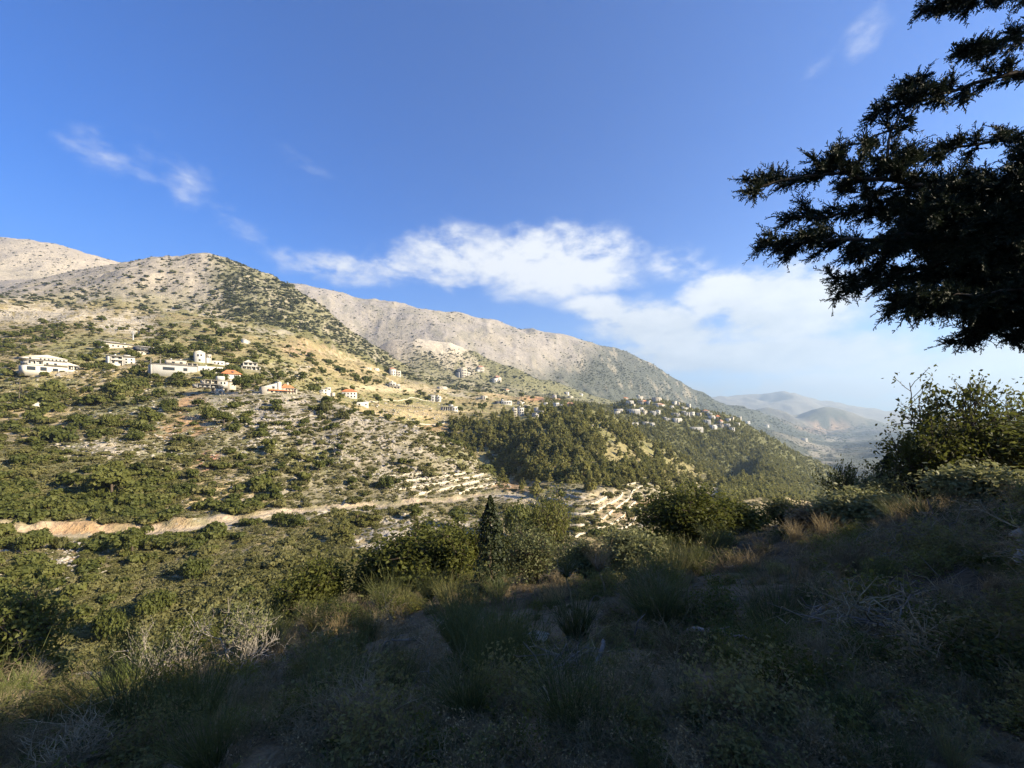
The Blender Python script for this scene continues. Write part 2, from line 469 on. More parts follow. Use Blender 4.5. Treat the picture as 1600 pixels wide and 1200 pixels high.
# ------------------------------------------------------------------ ground colours (what the soil, grass and rock are), per vertex
n_big = fbm(X, Y, 140, 4, 3); n_mid = fbm(X, Y, 34, 4, 9); n_sm = fbm(X, Y, 9, 3, 15); n_fi = fbm(X, Y, 4.2, 3, 61); n_far = fbm(X, Y, 420, 5, 21)
P, Q, S = PXg, PYg, Sg
def C(*c): return np.array(c)
LIME = C(.42, .365, .27); OCHRE = C(.41, .315, .165); SOIL = C(.43, .27, .14); GREYS = C(.235, .205, .125); OLIVE = C(.165, .165, .062)
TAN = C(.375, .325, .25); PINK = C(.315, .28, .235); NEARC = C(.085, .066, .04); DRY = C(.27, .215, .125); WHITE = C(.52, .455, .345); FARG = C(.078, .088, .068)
colr = np.zeros((NA, NR, 3)); colr[:] = OLIVE
def lay(c, m):
    global colr
    m = np.clip(m, 0, 1)[..., None]
    colr = colr * (1 - m) + c * m
band = lambda a, b, f=0.25: sstep(S, a - f, a + f) * (1 - sstep(S, b - f, b + f))
# the slope across the valley
lay(DRY, band(3.6, 6.0) * 0.75)
lay(OCHRE, band(4.0, 6.0) * sstep(n_mid, 0.0, 0.35) * 0.7)
lay(GREYS, band(5.95, 7.9) * 0.95)
lay(OCHRE, band(6, 8) * sstep(n_mid + 0.5 * n_sm, -0.1, 0.35) * (1 - sstep(P, 380, 470)) * 0.85)
lay(LIME, band(6, 8) * sstep(n_fi + 0.5 * n_sm + 0.3 * n_mid, 0.2, 0.45) * 0.7)
lay(OLIVE * 1.25, band(6, 8) * sstep(-n_mid, 0.1, 0.4) * 0.6)
lay(OCHRE, band(8.0, 10.2) * 0.8)
lay(OLIVE * 1.3, band(8, 10.2) * sstep(-n_mid + 0.3 * n_sm, 0.0, 0.3) * 0.7)
lay(LIME, band(8, 10.4) * sstep(n_sm, 0.3, 0.5) * 0.6)
lay(OCHRE * 0.85, band(10.2, 12.2) * 0.7)
lay(OLIVE * 1.15, band(8.6, 12.2) * sstep(n_mid + .5 * n_sm, -0.3, 0.1) * (P > 250) * 0.7)
lay(LIME, band(10.6, 12.4) * sstep(n_mid + 0.6 * n_sm, 0.1, 0.4) * 0.75)
# bare limestone and scree, orange soil, fields: each where it lies on the slopes
for (cx, cy, rx, ry, c, mm, s0, s1, th) in [
    (500, 690, 165, 52, LIME * 0.86, 0.9, 6, 8, -0.12), (600, 655, 110, 30, LIME * 0.82, 0.95, 6, 8, -0.2), (420, 640, 110, 26, LIME, 0.95, 6, 8.4, -0.3), (640, 735, 170, 40, LIME * 0.8, 0.7, 6, 7.6, -0.05),
    (150, 702, 80, 16, WHITE, 0.95, 6, 8, -0.25), (235, 642, 30, 9, WHITE, 1.0, 6, 9, -0.4), (375, 650, 45, 40, LIME, 0.8, 6, 8, -0.2), (720, 700, 60, 40, LIME * .9, 0.7, 6, 7.6, -0.1),
    (60, 492, 110, 12, LIME * 1.05, 0.95, 10, 12.6, -0.3), (190, 507, 45, 14, WHITE * 0.95, 0.9, 10, 12.6, -0.3), (350, 470, 80, 12, LIME, 0.7, 11, 13.5, -0.2),
    (295, 640, 28, 24, SOIL, 0.95, 6, 9, -0.5), (275, 672, 70, 14, SOIL * 1.02, 0.8, 6, 8, -0.2), (325, 715, 16, 22, C(.40, .19, .12), 0.85, 6, 8, -0.3), (230, 820, 60, 14, SOIL, 0.6, 5.8, 6.6, -0.2),
    (60, 650, 80, 16, OCHRE * 1.12, 0.9, 6, 9, -0.3), (90, 700, 110, 30, OCHRE, 0.6, 6, 8, -0.1), (120, 620, 110, 10, OCHRE * 1.1, 0.6, 7, 10, -0.2),
    (60, 875, 110, 40, SOIL * 0.92, 0.75, 4.5, 6.1, -0.15), (90, 868, 130, 36, LIME, 0.8, 4.5, 6.1, 0.12), (40, 930, 60, 40, DRY * 0.9, 0.6, 4.4, 6, -0.2),
    (650, 830, 80, 24, LIME * 1.05, 0.95, 4.8, 6.1, -0.35), (600, 850, 60, 26, LIME, 0.9, 4.8, 6.1, -0.2), (745, 832, 30, 30, WHITE * 0.92, 0.95, 4.6, 6.1, -0.4), (515, 806, 36, 9, WHITE, 0.9, 5.5, 6.2, -0.6), (560, 880, 60, 30, DRY * 1.1, 0.8, 4.6, 6, -0.2),
    (840, 775, 80, 9, WHITE * 0.95, 0.85, 5, 8, -0.3), (955, 790, 60, 22, LIME * 1.05, 0.75, 5, 7.4, -0.2), (900, 800, 110, 38, OCHRE * 0.9 + 0.06, 0.8, 5, 7.4, -0.3), (990, 800, 60, 12, SOIL * 0.95, 0.5, 5, 7.4, -0.3),
    (815, 760, 40, 8, SOIL * 1.05, 1.0, 5.8, 8.4, -0.5), (975, 712, 50, 15, OCHRE * 1.08, 0.75, 7, 9.2, -0.2), (930, 730, 50, 12, OCHRE, 0.6, 7, 9.2, -0.2), (1065, 742, 42, 18, OCHRE * 1.08, 0.8, 6, 9.4, -0.2), (920, 670, 30, 14, LIME, 0.6, 7, 9.2, 0.0),
    (1115, 770, 38, 12, LIME, 0.8, 4, 8, -0.3), (1040, 790, 70, 10, SOIL * 1.05, 0.6, 4, 7.5, -0.3),
    (620, 640, 90, 8, OCHRE * 1.1, 0.7, 7.5, 10, -0.3), (700, 648, 110, 8, OCHRE * 1.15, 0.85, 7.5, 10, -0.4), (680, 668, 60, 6, SOIL, 0.6, 7.5, 10, -0.3), (750, 640, 40, 9, DRY * 1.2, 0.7, 8, 10.2, -0.3),
    (500, 545, 60, 16, SOIL * 1.05 + 0.06, 0.85, 9.5, 12.4, -0.1), (545, 555, 40, 12, C(.55, .43, .25), 0.8, 9.5, 12.4, -0.1), (590, 585, 90, 18, OCHRE * 1.05, 0.7, 9, 12, -0.1), (440, 580, 50, 14, LIME, 0.7, 9, 12, -0.1), (540, 575, 60, 10, OCHRE * 1.1, 0.8, 9, 12, -0.2), (640, 607, 110, 7, C(.52, .42, .25), 0.9, 8.5, 11.6, -0.4), (350, 545, 60, 14, OCHRE, 0.6, 9, 12, -0.1), (240, 525, 30, 12, LIME, 0.7, 9, 12, -0.1),
    (680, 590, 45, 12, LIME * 0.85, 0.8, 10, 13, -0.2), (730, 595, 40, 14, LIME * 0.9, 0.8, 10, 13, -0.2), (790, 615, 40, 8, C(.55, .40, .22), 0.85, 10, 13, -0.2), (825, 617, 26, 8, C(.56, .36, .18), 0.95, 10, 13, -0.2), (850, 624, 36, 4, C(.50, .24, .12), 0.95, 10, 13, -0.3), (770, 625, 60, 6, OCHRE * 1.1, 0.7, 10, 13, -0.2),
    (960, 655, 60, 5, OCHRE, 0.6, 10, 11.4, -0.3), (1060, 690, 70, 10, GREYS * 1.1, 0.5, 8.6, 11.4, 0.0)]:
    lay(c, blob(P, Q, cx, cy, rx, ry, 0.5) * sstep(n_sm * 0.6 + 0.7 * n_fi + 0.4 * n_mid, th - 0.02, th + 0.26) * mm * band(s0, s1, 0.15))
# cut bank and dirt road
rdist = np.zeros((NA, NR)) + 99; rdist[:NIN] = (SY[:NIN] - road_r[:, None]) / 1.0
on = np.zeros((NA, 1)); on[:NIN, 0] = road_on
lay(C(.50, .40, .27), on * (np.abs(rdist) < 1.9) * (0.7 + 0.5 * n_sm + .3 * n_fi))
lay(C(.52, .36, .20) * 0.5 + WHITE * 0.5, on * ((rdist >= 1.9) & (rdist < 4.6)) * sstep(n_sm + 0.6 * n_mid + .6 * n_fi, -0.3, 0.2) * 0.9)
lay(SOIL, on * ((rdist >= 1.5) & (rdist < 6.5)) * (1 - sstep(P, 330, 420)) * sstep(-n_mid, -0.1, 0.2) * 0.8)
lay(LIME, on * ((rdist < -2.2) & (rdist > -7)) * sstep(n_sm, -0.2, 0.2) * 0.8)
# hill B (pines), hill C (pines and village)
mB = sstep(P - (675 + (Q - 640) * 0.8) + 50 * n_mid, 0, 40) * (S > 6.3) * (S < 9.3) * (1 - sstep(Q + 34 * n_big + 22 * n_mid + 8 * n_sm, 735, 785))
lay(OLIVE * C(1.05, 1, 1), mB * 0.55)
mC = (((P > 850) & (S > 9.3) & (S < 11.6)) | ((P > 1125) & (S > 5.3) & (S < 11.6))).astype(float)
lay(C(.12, .125, .05), mC * 0.85)
# summit hill and bare ridges
right_flank = sstep(P - (325 + (Q - 400) * 0.18) + 60 * n_far, 0, 60)
lay(TAN * 0.97 + 0.03 * LIME, band(12.3, 14.2, 0.2))
lay(GREYS, band(12.2, 16.2, .2) * sstep(fbm(X, Y, 22, 4, 87), 0.08, 0.35) * 0.5)
lay(OLIVE * .85, band(11.9, 14.2, 0.2) * right_flank * 0.7)
lay(LIME * 0.95, band(12, 14.2, .2) * sstep(n_sm + n_mid * 0.5, 0.15, 0.35) * 0.6)
lay(TAN * 0.8 + PINK * 0.2, band(14.2, 16.2, 0.2))
lay(OLIVE * .85, band(14.2, 16.2, 0.2) * sstep(P + (Q - 560) * 1.3, 600, 700) * 0.8)
lay(WHITE * 1.02, band(14.2, 16.2, 0.2) * blob(P, Q, 690, 541, 42, 13, 0.25, 0.12))
lay(LIME, band(13, 16.2, 0.2) * blob(P, Q, 715, 565, 45, 16, 0.5, 0.3) * sstep(n_mid, -0.2, 0.1))
lay(PINK * 1.02, band(16.2, 18.5, 0.2))
lay(GREYS * C(.9, .95, 1.1), band(16.2, 18.5, .2) * sstep(fbm(X, Y, 60, 4, 83), 0.05, 0.3) * 0.55)
lay(TAN, band(16.2, 18.5, .2) * (1 - sstep(P, 150, 300)))
lay(LIME * 0.9, band(16.2, 18.5, .2) * sstep(n_far + 0.5 * n_big, 0.05, 0.3) * 0.6)
lay(FARG * 0.9, band(15.8, 18.5, .2) * sstep(P + (Q - 560) * 1.0 + 100 * n_far, 850, 960) * 0.85)  # grey-green scrub, darkened further to paint a cloud's shadow on the ridge end
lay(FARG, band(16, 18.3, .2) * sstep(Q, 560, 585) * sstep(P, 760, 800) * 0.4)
lay(LIME * 0.85, band(16.2, 18.5, .2) * sstep(fbm(X, Y, 38, 3, 77), 0.18, 0.4) * 0.6)
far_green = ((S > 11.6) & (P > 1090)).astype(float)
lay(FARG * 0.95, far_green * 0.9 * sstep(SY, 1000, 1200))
lay(TAN * 0.7, far_green * sstep(n_far, 0.1, 0.35) * (SY > 1100) * 0.5)
lay(C(.42, .27, .16), blob(P, Q, 1290, 668, 40, 9, 0.5) * far_green * sstep(n_big, -0.3, 0.1) * 0.8)
lay(LIME, blob(P, Q, 1300, 690, 45, 8, 0.5) * far_green * sstep(n_big, -0.1, 0.2) * 0.7)
lay(LIME * 0.9, blob(P, Q, 1285, 715, 25, 16, 0.5) * far_green * sstep(n_mid, -0.1, 0.2) * 0.7)
lay(C(.24, .22, .18), sstep(S, 18.5, 19.5))
# our own slope: dark litter, dry stalks
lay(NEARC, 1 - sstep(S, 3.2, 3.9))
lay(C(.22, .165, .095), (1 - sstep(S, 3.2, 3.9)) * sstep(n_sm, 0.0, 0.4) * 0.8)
lay(C(.30, .28, .23), blob(P, Q, 135, 1064, 70, 7, 0.3, -0.12) * (S < 3.6) * sstep(fbm(X, Y, 2.0, 2, 5), -0.2, 0.2))
lay(C(.33, .29, .22), blob(P, Q, 985, 835, 70, 7, 0.5, -0.9) * (S < 6.0) * (S > 3))

# ------------------------------------------------------------------ terrain object
def mat_terrain():
    m, g = mat_new('hillside_ground')
    at = g.n('ShaderNodeVertexColor'); at.layer_name = 'Col'
    geo = g.n('ShaderNodeNewGeometry'); pos = geo.outputs['Position']
    cam_d = g.n('ShaderNodeVectorMath', operation='LENGTH'); g.put(cam_d.inputs[0], pos)
    a = g.noise(pos, 1.3, 5.0, 0.65); b = g.noise(pos, 0.22, 6.0, 0.65); c = g.noise(pos, 0.035, 7.0, 0.62)
    f = g.m('ADD', g.m('MULTIPLY', g.m('SUBTRACT', a, 0.5), 0.9), g.m('ADD', g.m('MULTIPLY', g.m('SUBTRACT', b, 0.5), 1.2), g.m('MULTIPLY', g.m('SUBTRACT', c, 0.5), 0.9)))
    k = g.m('ADD', 1.0, g.m('MULTIPLY', f, 1.0))
    k = g.m('MAXIMUM', k, 0.35)
    mul = g.n('ShaderNodeMix', data_type='RGBA', blend_type='MULTIPLY'); mul.inputs[0].default_value = 1
    g.put(mul.inputs[6], at.outputs['Color']); 
    comb = g.n('ShaderNodeCombineColor'); g.put(comb.inputs[0], k); g.put(comb.inputs[1], k); g.put(comb.inputs[2], g.m('POWER', k, 0.9))
    g.put(mul.inputs[7], comb.outputs[0])
    # small stones: light spots
    vo = g.n('ShaderNodeTexVoronoi'); vo.inputs['Scale'].default_value = 0.55; g.put(vo.inputs['Vector'], pos)
    st = g.m('MULTIPLY', g.smooth(vo.outputs['Distance'], 0.16, 0.30, 1.0, 0.0), g.smooth(b, 0.50, 0.62))
    st = g.m('MULTIPLY', st, 0.55)
    colo = g.mix(st, mul.outputs[2], (.50, .46, .38, 1))
    vd = g.smooth(cam_d.outputs['Value'], 30, 60)
    colo = g.mix(vd, mul.outputs[2], colo)
    bf = g.n('ShaderNodeBump'); bf.inputs['Strength'].default_value = 0.7; bf.inputs['Distance'].default_value = 9.0; g.put(bf.inputs['Height'], c)
    bp = g.n('ShaderNodeBump'); g.put(bp.inputs['Normal'], bf.outputs[0]); bp.inputs['Strength'].default_value = 0.55; bp.inputs['Distance'].default_value = 1.4
    g.put(bp.inputs['Height'], g.m('ADD', g.m('MULTIPLY', b, 1.4), g.m('MULTIPLY', a, 0.55)))
    mat_out(g, principled(g, colo, 0.95, 0.12, bp.outputs[0]))
    return m
M_TER = mat_terrain()

def build_terrain():
    V = np.stack([X, Y, Zg], -1).reshape(-1, 3)
    idx = np.arange(NA * NR).reshape(NA, NR)
    nxt = np.roll(idx, -1, axis=0)
    F = np.stack([idx[:, :-1], nxt[:, :-1], nxt[:, 1:], idx[:, 1:]], -1).reshape(-1, 4)
    F = F[:, ::-1]
    c0 = len(V)
    V = np.concatenate([V, [[0, 0, -1.7]]])
    me = mesh_np('terrain', V, F, [M_TER], smooth=True)
    ca = me.color_attributes.new('Col', 'FLOAT_COLOR', 'POINT')
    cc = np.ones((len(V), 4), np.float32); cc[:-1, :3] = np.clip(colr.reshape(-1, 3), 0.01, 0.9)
    ca.data.foreach_set('color', cc.ravel())
    o = add_obj('terrain', me)
    tag(o, kind='structure')
    return o
terrain = build_terrain()
# ------------------------------------------------------------------ the air: one closed box of pale haze round everything
def build_haze():
    m = bpy.data.materials.new('haze'); m.use_nodes = True
    t = m.node_tree; t.nodes.clear()
    o = t.nodes.new('ShaderNodeOutputMaterial'); v = t.nodes.new('ShaderNodeVolumePrincipled')
    v.inputs['Color'].default_value = (0.62, 0.81, 1.0, 1)
    v.inputs['Density'].default_value = HAZE_DENSITY
    v.inputs['Anisotropy'].default_value = 0.25
    t.links.new(v.outputs[0], o.inputs['Volume'])
    m.cycles.homogeneous_volume = True
    w = R_END + 300.0
    z0, z1 = float(Zg.min()) - 1.5, float(Zg.max()) + 25.0
    V = [(-w, -w, z0), (w, -w, z0), (w, w, z0), (-w, w, z0), (-w, -w, z1), (w, -w, z1), (w, w, z1), (-w, w, z1)]
    F = [(0, 3, 2, 1), (4, 5, 6, 7), (0, 1, 5, 4), (1, 2, 6, 5), (2, 3, 7, 6), (3, 0, 4, 7)]
    ob = add_obj('haze', mesh_np('haze', V, F, [m]))
    tag(ob, kind='stuff')
HAZE_DENSITY = 1.05e-4
build_haze()
# ------------------------------------------------------------------ plants: crowns of many small leaf clumps, trunks, stones
M_OLIVE = mat_leaf('olive_scrub_leaves', (.075, .080, .024), (.17, .165, .055), (.27, .25, .095), 0.52)
M_PINE = mat_leaf('pine_needles', (.085, .098, .026), (.185, .185, .055), (.27, .25, .08), 0.55)
M_OAK = mat_leaf('oak_leaves', (.060, .076, .018), (.120, .134, .032), (.20, .20, .055), 0.45)
M_GREY = mat_leaf('dry_grey_scrub', (.105, .108, .045), (.18, .172, .072), (.27, .24, .115), 0.4)
M_FAR = mat_leaf('far_scrub_leaves', (.05, .06, .03), (.085, .095, .045), (.13, .135, .065), 0.3)
M_BARK = mat_plain('bark', (.10, .078, .058), 0.9, 0.1, 0.35, 8, 0.4, 30)
M_ROCK = mat_plain('limestone', (.38, .34, .27), 0.9, 0.15, 0.3, 1.2, 0.6, 6)
M_ROCKD = mat_plain('grey_limestone', (.27, .25, .22), 0.9, 0.15, 0.35, 1.2, 0.6, 6)

def cards(P, N, size, rs, bend=0.25, aspect=0.75, jitter=0.6):
    """one small four-cornered leaf clump at each point P, facing roughly N"""
    n = len(P)
    N = N + rs.normal(0, jitter, (n, 3)); N /= np.linalg.norm(N, axis=1)[:, None] + 1e-9
    A = np.cross(N, rs.normal(0, 1, (n, 3))); A /= np.linalg.norm(A, axis=1)[:, None] + 1e-9
    B = np.cross(N, A)
    s = (size * rs.uniform(0.6, 1.4, n))[:, None]
    bd = N * s * rs.uniform(-bend, bend, n)[:, None]
    v = np.stack([P - A * s * .5 - B * s * .12 * aspect, P - B * s * aspect * .5 + bd, P + A * s * .5 + B * s * .1 * aspect, P + B * s * aspect * .5 + bd * 0.5], 1)
    F = np.arange(n * 4).reshape(n, 4)
    return v.reshape(-1, 3), F

def tube(pts, rad, sides=5):
    """tapered tube along a polyline -> V, F"""
    pts = np.asarray(pts, float); n = len(pts)
    V = []; F = []
    for i in range(n):
        d = pts[min(i + 1, n - 1)] - pts[max(i - 1, 0)]; d /= np.linalg.norm(d) + 1e-9
        a = np.cross(d, (0.3, 0.9, 0.31)); a /= np.linalg.norm(a) + 1e-9; b = np.cross(d, a)
        for k in range(sides):
            t = 2 * math.pi * k / sides
            V.append(pts[i] + (a * math.cos(t) + b * math.sin(t)) * rad[i])
    for i in range(n - 1):
        for k in range(sides):
            F.append((i * sides + k, i * sides + (k + 1) % sides, (i + 1) * sides + (k + 1) % sides, (i + 1) * sides + k))
    return np.array(V), np.array(F)

def join(parts):
    V = []; F = []; o = 0
    for v, f in parts:
        V.append(v); F.append(f + o); o += len(v)
    return np.concatenate(V), np.concatenate(F)

def lobed(rs, lobes, n, size, hollow=0.55, jitter=0.55):
    """leaf clumps spread over and in a set of lobes (cx,cy,cz,rx,ry,rz)"""
    lobes = np.array(lobes, float)
    w = (lobes[:, 3] * lobes[:, 4] + lobes[:, 3] * lobes[:, 5]); w /= w.sum()
    li = rs.choice(len(lobes), n, p=w)
    d = rs.normal(0, 1, (n, 3)); d /= np.linalg.norm(d, axis=1)[:, None]
    d[:, 2] = np.where(d[:, 2] < -0.35, -d[:, 2] * 0.6, d[:, 2])
    rr = rs.uniform(hollow, 1.06, n) ** 0.6
    P = lobes[li, :3] + d * lobes[li, 3:] * rr[:, None]
    keep = P[:, 2] > 0.0
    P, d = P[keep], d[keep]
    return cards(P, d, size, rs, jitter=jitter)

def shrub_crown(seed, n=230, size=0.30, h=0.85):
    rs = np.random.RandomState(seed)
    L = [(0, 0, h * .42, .62, .62, h * .45)]
    for k in range(8):
        a = rs.uniform(0, 6.28); r = rs.uniform(.3, .68)
        L.append((r * math.cos(a), r * math.sin(a), h * rs.uniform(.2, .62), rs.uniform(.24, .42), rs.uniform(.24, .42), h * rs.uniform(.22, .38)))
    return lobed(rs, L, n, size)

def pine_crown(seed, n=260, size=0.17, spread=0.3, base=0.16):
    """height 1"""
    rs = np.random.RandomState(seed)
    L = []
    tiers = 6
    for k in range(tiers):
        t = k / (tiers - 1)
        z = base + (0.90 - base) * t
        rad = spread * (1 - t) ** 0.75 * rs.uniform(.8, 1.15) + 0.05
        m = 4 if t < 0.7 else 2
        for q in range(m):
            a = rs.uniform(0, 6.28); r = rad * rs.uniform(.35, .8)
            L.append((r * math.cos(a), r * math.sin(a), z + rs.uniform(-.04, .04), rad * .55, rad * .55, .085 * rs.uniform(.8, 1.3)))
    L.append((0, 0, .93, .06, .06, .08))
    return lobed(rs, L, n, size, hollow=0.4)

def round_crown(seed, n=260, size=0.2, base=0.28):
    """height 1"""
    rs = np.random.RandomState(seed)
    L = [(0, 0, .6, .27, .27, .24)]
    for k in range(10):
        a = rs.uniform(0, 6.28); r = rs.uniform(.14, .34)
        L.append((r * math.cos(a), r * math.sin(a), rs.uniform(base + .1, .84), rs.uniform(.12, .2), rs.uniform(.12, .2), rs.uniform(.1, .17)))
    return lobed(rs, L, n, size, hollow=0.45)

def trunk_mesh(seed, h, r, sides=5, limbs=3):
    rs = np.random.RandomState(seed)
    lean = rs.uniform(-.06, .06, 2)
    pts = [(lean[0] * h * t + rs.uniform(-.01, .01) * h, lean[1] * h * t, h * t) for t in (0, .35, .7, 1.0)]
    pts[0] = (0, 0, -0.06)
    parts = [tube(pts, [r * 1.25, r, r * .75, r * .35], sides)]
    for k in range(limbs):
        a = rs.uniform(0, 6.28); z = h * rs.uniform(.4, .85); l = h * rs.uniform(.25, .5)
        p0 = np.array([lean[0] * z, lean[1] * z, z]); p1 = p0 + np.array([math.cos(a) * l * .7, math.sin(a) * l * .7, l * .6])
        parts.append(tube([p0, (p0 + p1) / 2 + (0, 0, -.02), p1], [r * .5, r * .35, r * .12], 4))
    return join(parts)

def rock_mesh(seed, flat=0.65):
    rs = np.random.RandomState(seed)
    bpy_v = []
    t = (1 + 5 ** .5) / 2
    v = np.array([(-1, t, 0), (1, t, 0), (-1, -t, 0), (1, -t, 0), (0, -1, t), (0, 1, t), (0, -1, -t), (0, 1, -t), (t, 0, -1), (t, 0, 1), (-t, 0, -1), (-t, 0, 1)], float)
    v /= np.linalg.norm(v[0])
    f = np.array([(0, 11, 5), (0, 5, 1), (0, 1, 7), (0, 7, 10), (0, 10, 11), (1, 5, 9), (5, 11, 4), (11, 10, 2), (10, 7, 6), (7, 1, 8), (3, 9, 4), (3, 4, 2), (3, 2, 6), (3, 6, 8), (3, 8, 9), (4, 9, 5), (2, 4, 11), (6, 2, 10), (8, 6, 7), (9, 8, 1)])
    v = v * rs.uniform(.62, 1.12, (12, 1)) * np.array([rs.uniform(.8, 1.2), rs.uniform(.7, 1.0), flat * rs.uniform(.8, 1.2)])
    return v, f

hidden = bpy.data.collections.new('plant_shapes')       # sources of the scattered stuff; not linked to the scene
def lib(name, meshes):
    out = []
    for k, me in enumerate(meshes):
        o = bpy.data.objects.new(name, me)
        out.append(o)
    return out
def lib_collection(name, objs):
    c = bpy.data.collections.new(name)
    for k, o in enumerate(objs):
        o.name = f"{name}_{k:02d}"
        c.objects.link(o)
    return c

ME_SHRUB = [mesh_np('shrub_crown', *shrub_crown(100 + k), [M_OLIVE]) for k in range(5)]
ME_SHRUB_OAK = [mesh_np('shrub_crown', *shrub_crown(130 + k, 260, .27, 1.05), [M_OAK]) for k in range(4)]
ME_PINE = [mesh_np('pine_crown', *pine_crown(200 + k, 280, .15, .30 + .03 * (k % 3)), [M_PINE]) for k in range(5)]
ME_ROUND = [mesh_np('tree_crown', *round_crown(300 + k), [M_OAK]) for k in range(4)]
ME_BIGROUND = [mesh_np('tree_crown', *round_crown(340 + k, 1500, .085), [M_OAK]) for k in range(3)]
ME_BIGSHRUB = [mesh_np('shrub_crown', *shrub_crown(350 + k, 1300, .12, 1.05), [M_OAK]) for k in range(3)]
ME_BIGPINE = [mesh_np('pine_crown', *pine_crown(360 + k, 1200, .075, .32), [M_PINE]) for k in range(3)]
ME_TRUNK = [mesh_np('trunk', *trunk_mesh(400 + k, .72, .028), [M_BARK]) for k in range(3)]
ME_STEM = [mesh_np('trunk', *trunk_mesh(410 + k, .5, .05, 4, 4), [M_BARK]) for k in range(3)]
ME_GREY = [mesh_np('grey_scrub', *shrub_crown(500 + k, 110, .34, .7), [M_GREY]) for k in range(4)]
ME_FAR = [mesh_np('far_scrub', *shrub_crown(520 + k, 70, .45, .8), [M_FAR]) for k in range(4)]
ME_FARPINE = [mesh_np('far_pine', *pine_crown(540 + k, 90, .2, .3), [M_PINE]) for k in range(4)]
ME_ROCK = [mesh_np('boulder', *rock_mesh(600 + k), [M_ROCK if k % 2 else M_ROCKD]) for k in range(6)]

# ------------------------------------------------------------------ where things can grow and lie
seen_min = np.minimum.accumulate(np.where(SY > 1.0, PYg, 5000), axis=1)
VIS = (PYg <= seen_min + 2.0) & (SY > 1.0)
dPY = np.abs(np.diff(PYg, axis=1)); dPX = (PX1 - PX0) / (NIN - 1)
footprint = np.zeros((NA, NR))
footprint[:NIN, :-1] = np.clip(dPY[:NIN], 0, 8) * dPX
footprint = np.maximum(footprint, 0.18)
footprint[NIN:] = 0

def sample(n, weight, rs):
    """n places on the terrain, the denser the larger weight is: x, y, z, photo column and row, seen or hidden, feature number"""
    w = (footprint * np.clip(weight, 0, None))[:NIN - 1, :-1]
    w = w.ravel(); p = np.cumsum(w); p /= p[-1]
    c = np.searchsorted(p, rs.rand(n))
    i = c // (NR - 1); j = c % (NR - 1)
    ta = rs.rand(n); tr = rs.rand(n)
    a = AZ[i] * (1 - ta) + AZ[i + 1] * ta; r = R[j] * (1 - tr) + R[j + 1] * tr
    z = (Zg[i, j] * (1 - ta) + Zg[i + 1, j] * ta) * (1 - tr) + (Zg[i, j + 1] * (1 - ta) + Zg[i + 1, j + 1] * ta) * tr
    x, y = r * np.sin(a), r * np.cos(a)
    return dict(x=x, y=y, z=z, px=800 + FPX * x / y, py=YH - FPX * z / y, vis=VIS[i, j], s=Sg[i, j], i=i, j=j, r=r)

def gn_scatter(name, pos, rot, scl, variant, tint, coll, label=None, kind='stuff'):
    """one object whose points each carry a copy of a plant or stone"""
    n = len(pos)
    me = bpy.data.meshes.new(name)
    me.vertices.add(n); me.vertices.foreach_set('co', np.asarray(pos, np.float32).ravel())
    for nm, typ, arr in (('p_rot', 'FLOAT_VECTOR', rot), ('p_scl', 'FLOAT_VECTOR', scl)):
        a = me.attributes.new(nm, typ, 'POINT'); a.data.foreach_set('vector', np.asarray(arr, np.float32).ravel())
    a = me.attributes.new('p_var', 'INT', 'POINT'); a.data.foreach_set('value', np.asarray(variant, np.int32))
    a = me.attributes.new('tint', 'FLOAT', 'POINT'); a.data.foreach_set('value', np.asarray(tint, np.float32))
    o = add_obj(name, me)
    ng = bpy.data.node_groups.new(name, 'GeometryNodeTree')
    ng.interface.new_socket('Geometry', in_out='INPUT', socket_type='NodeSocketGeometry')
    ng.interface.new_socket('Geometry', in_out='OUTPUT', socket_type='NodeSocketGeometry')
    N = ng.nodes; L = ng.links
    gi = N.new('NodeGroupInput'); go = N.new('NodeGroupOutput')
    iop = N.new('GeometryNodeInstanceOnPoints'); ci = N.new('GeometryNodeCollectionInfo')
    ci.inputs['Collection'].default_value = coll; ci.inputs['Separate Children'].default_value = True; ci.inputs['Reset Children'].default_value = True
    def attr(nm, typ):
        q = N.new('GeometryNodeInputNamedAttribute'); q.data_type = typ; q.inputs['Name'].default_value = nm
        return q.outputs['Attribute']
    L.new(gi.outputs[0], iop.inputs['Points']); L.new(ci.outputs[0], iop.inputs['Instance'])
    iop.inputs['Pick Instance'].default_value = True
    L.new(attr('p_var', 'INT'), iop.inputs['Instance Index'])
    e2r = N.new('FunctionNodeEulerToRotation'); L.new(attr('p_rot', 'FLOAT_VECTOR'), e2r.inputs[0]); L.new(e2r.outputs[0], iop.inputs['Rotation'])
    L.new(attr('p_scl', 'FLOAT_VECTOR'), iop.inputs['Scale'])
    L.new(iop.outputs[0], go.inputs[0])
    md = o.modifiers.new('scatter', 'NODES'); md.node_group = ng
    tag(o, kind=kind)
    if label: o['label'] = label
    return o

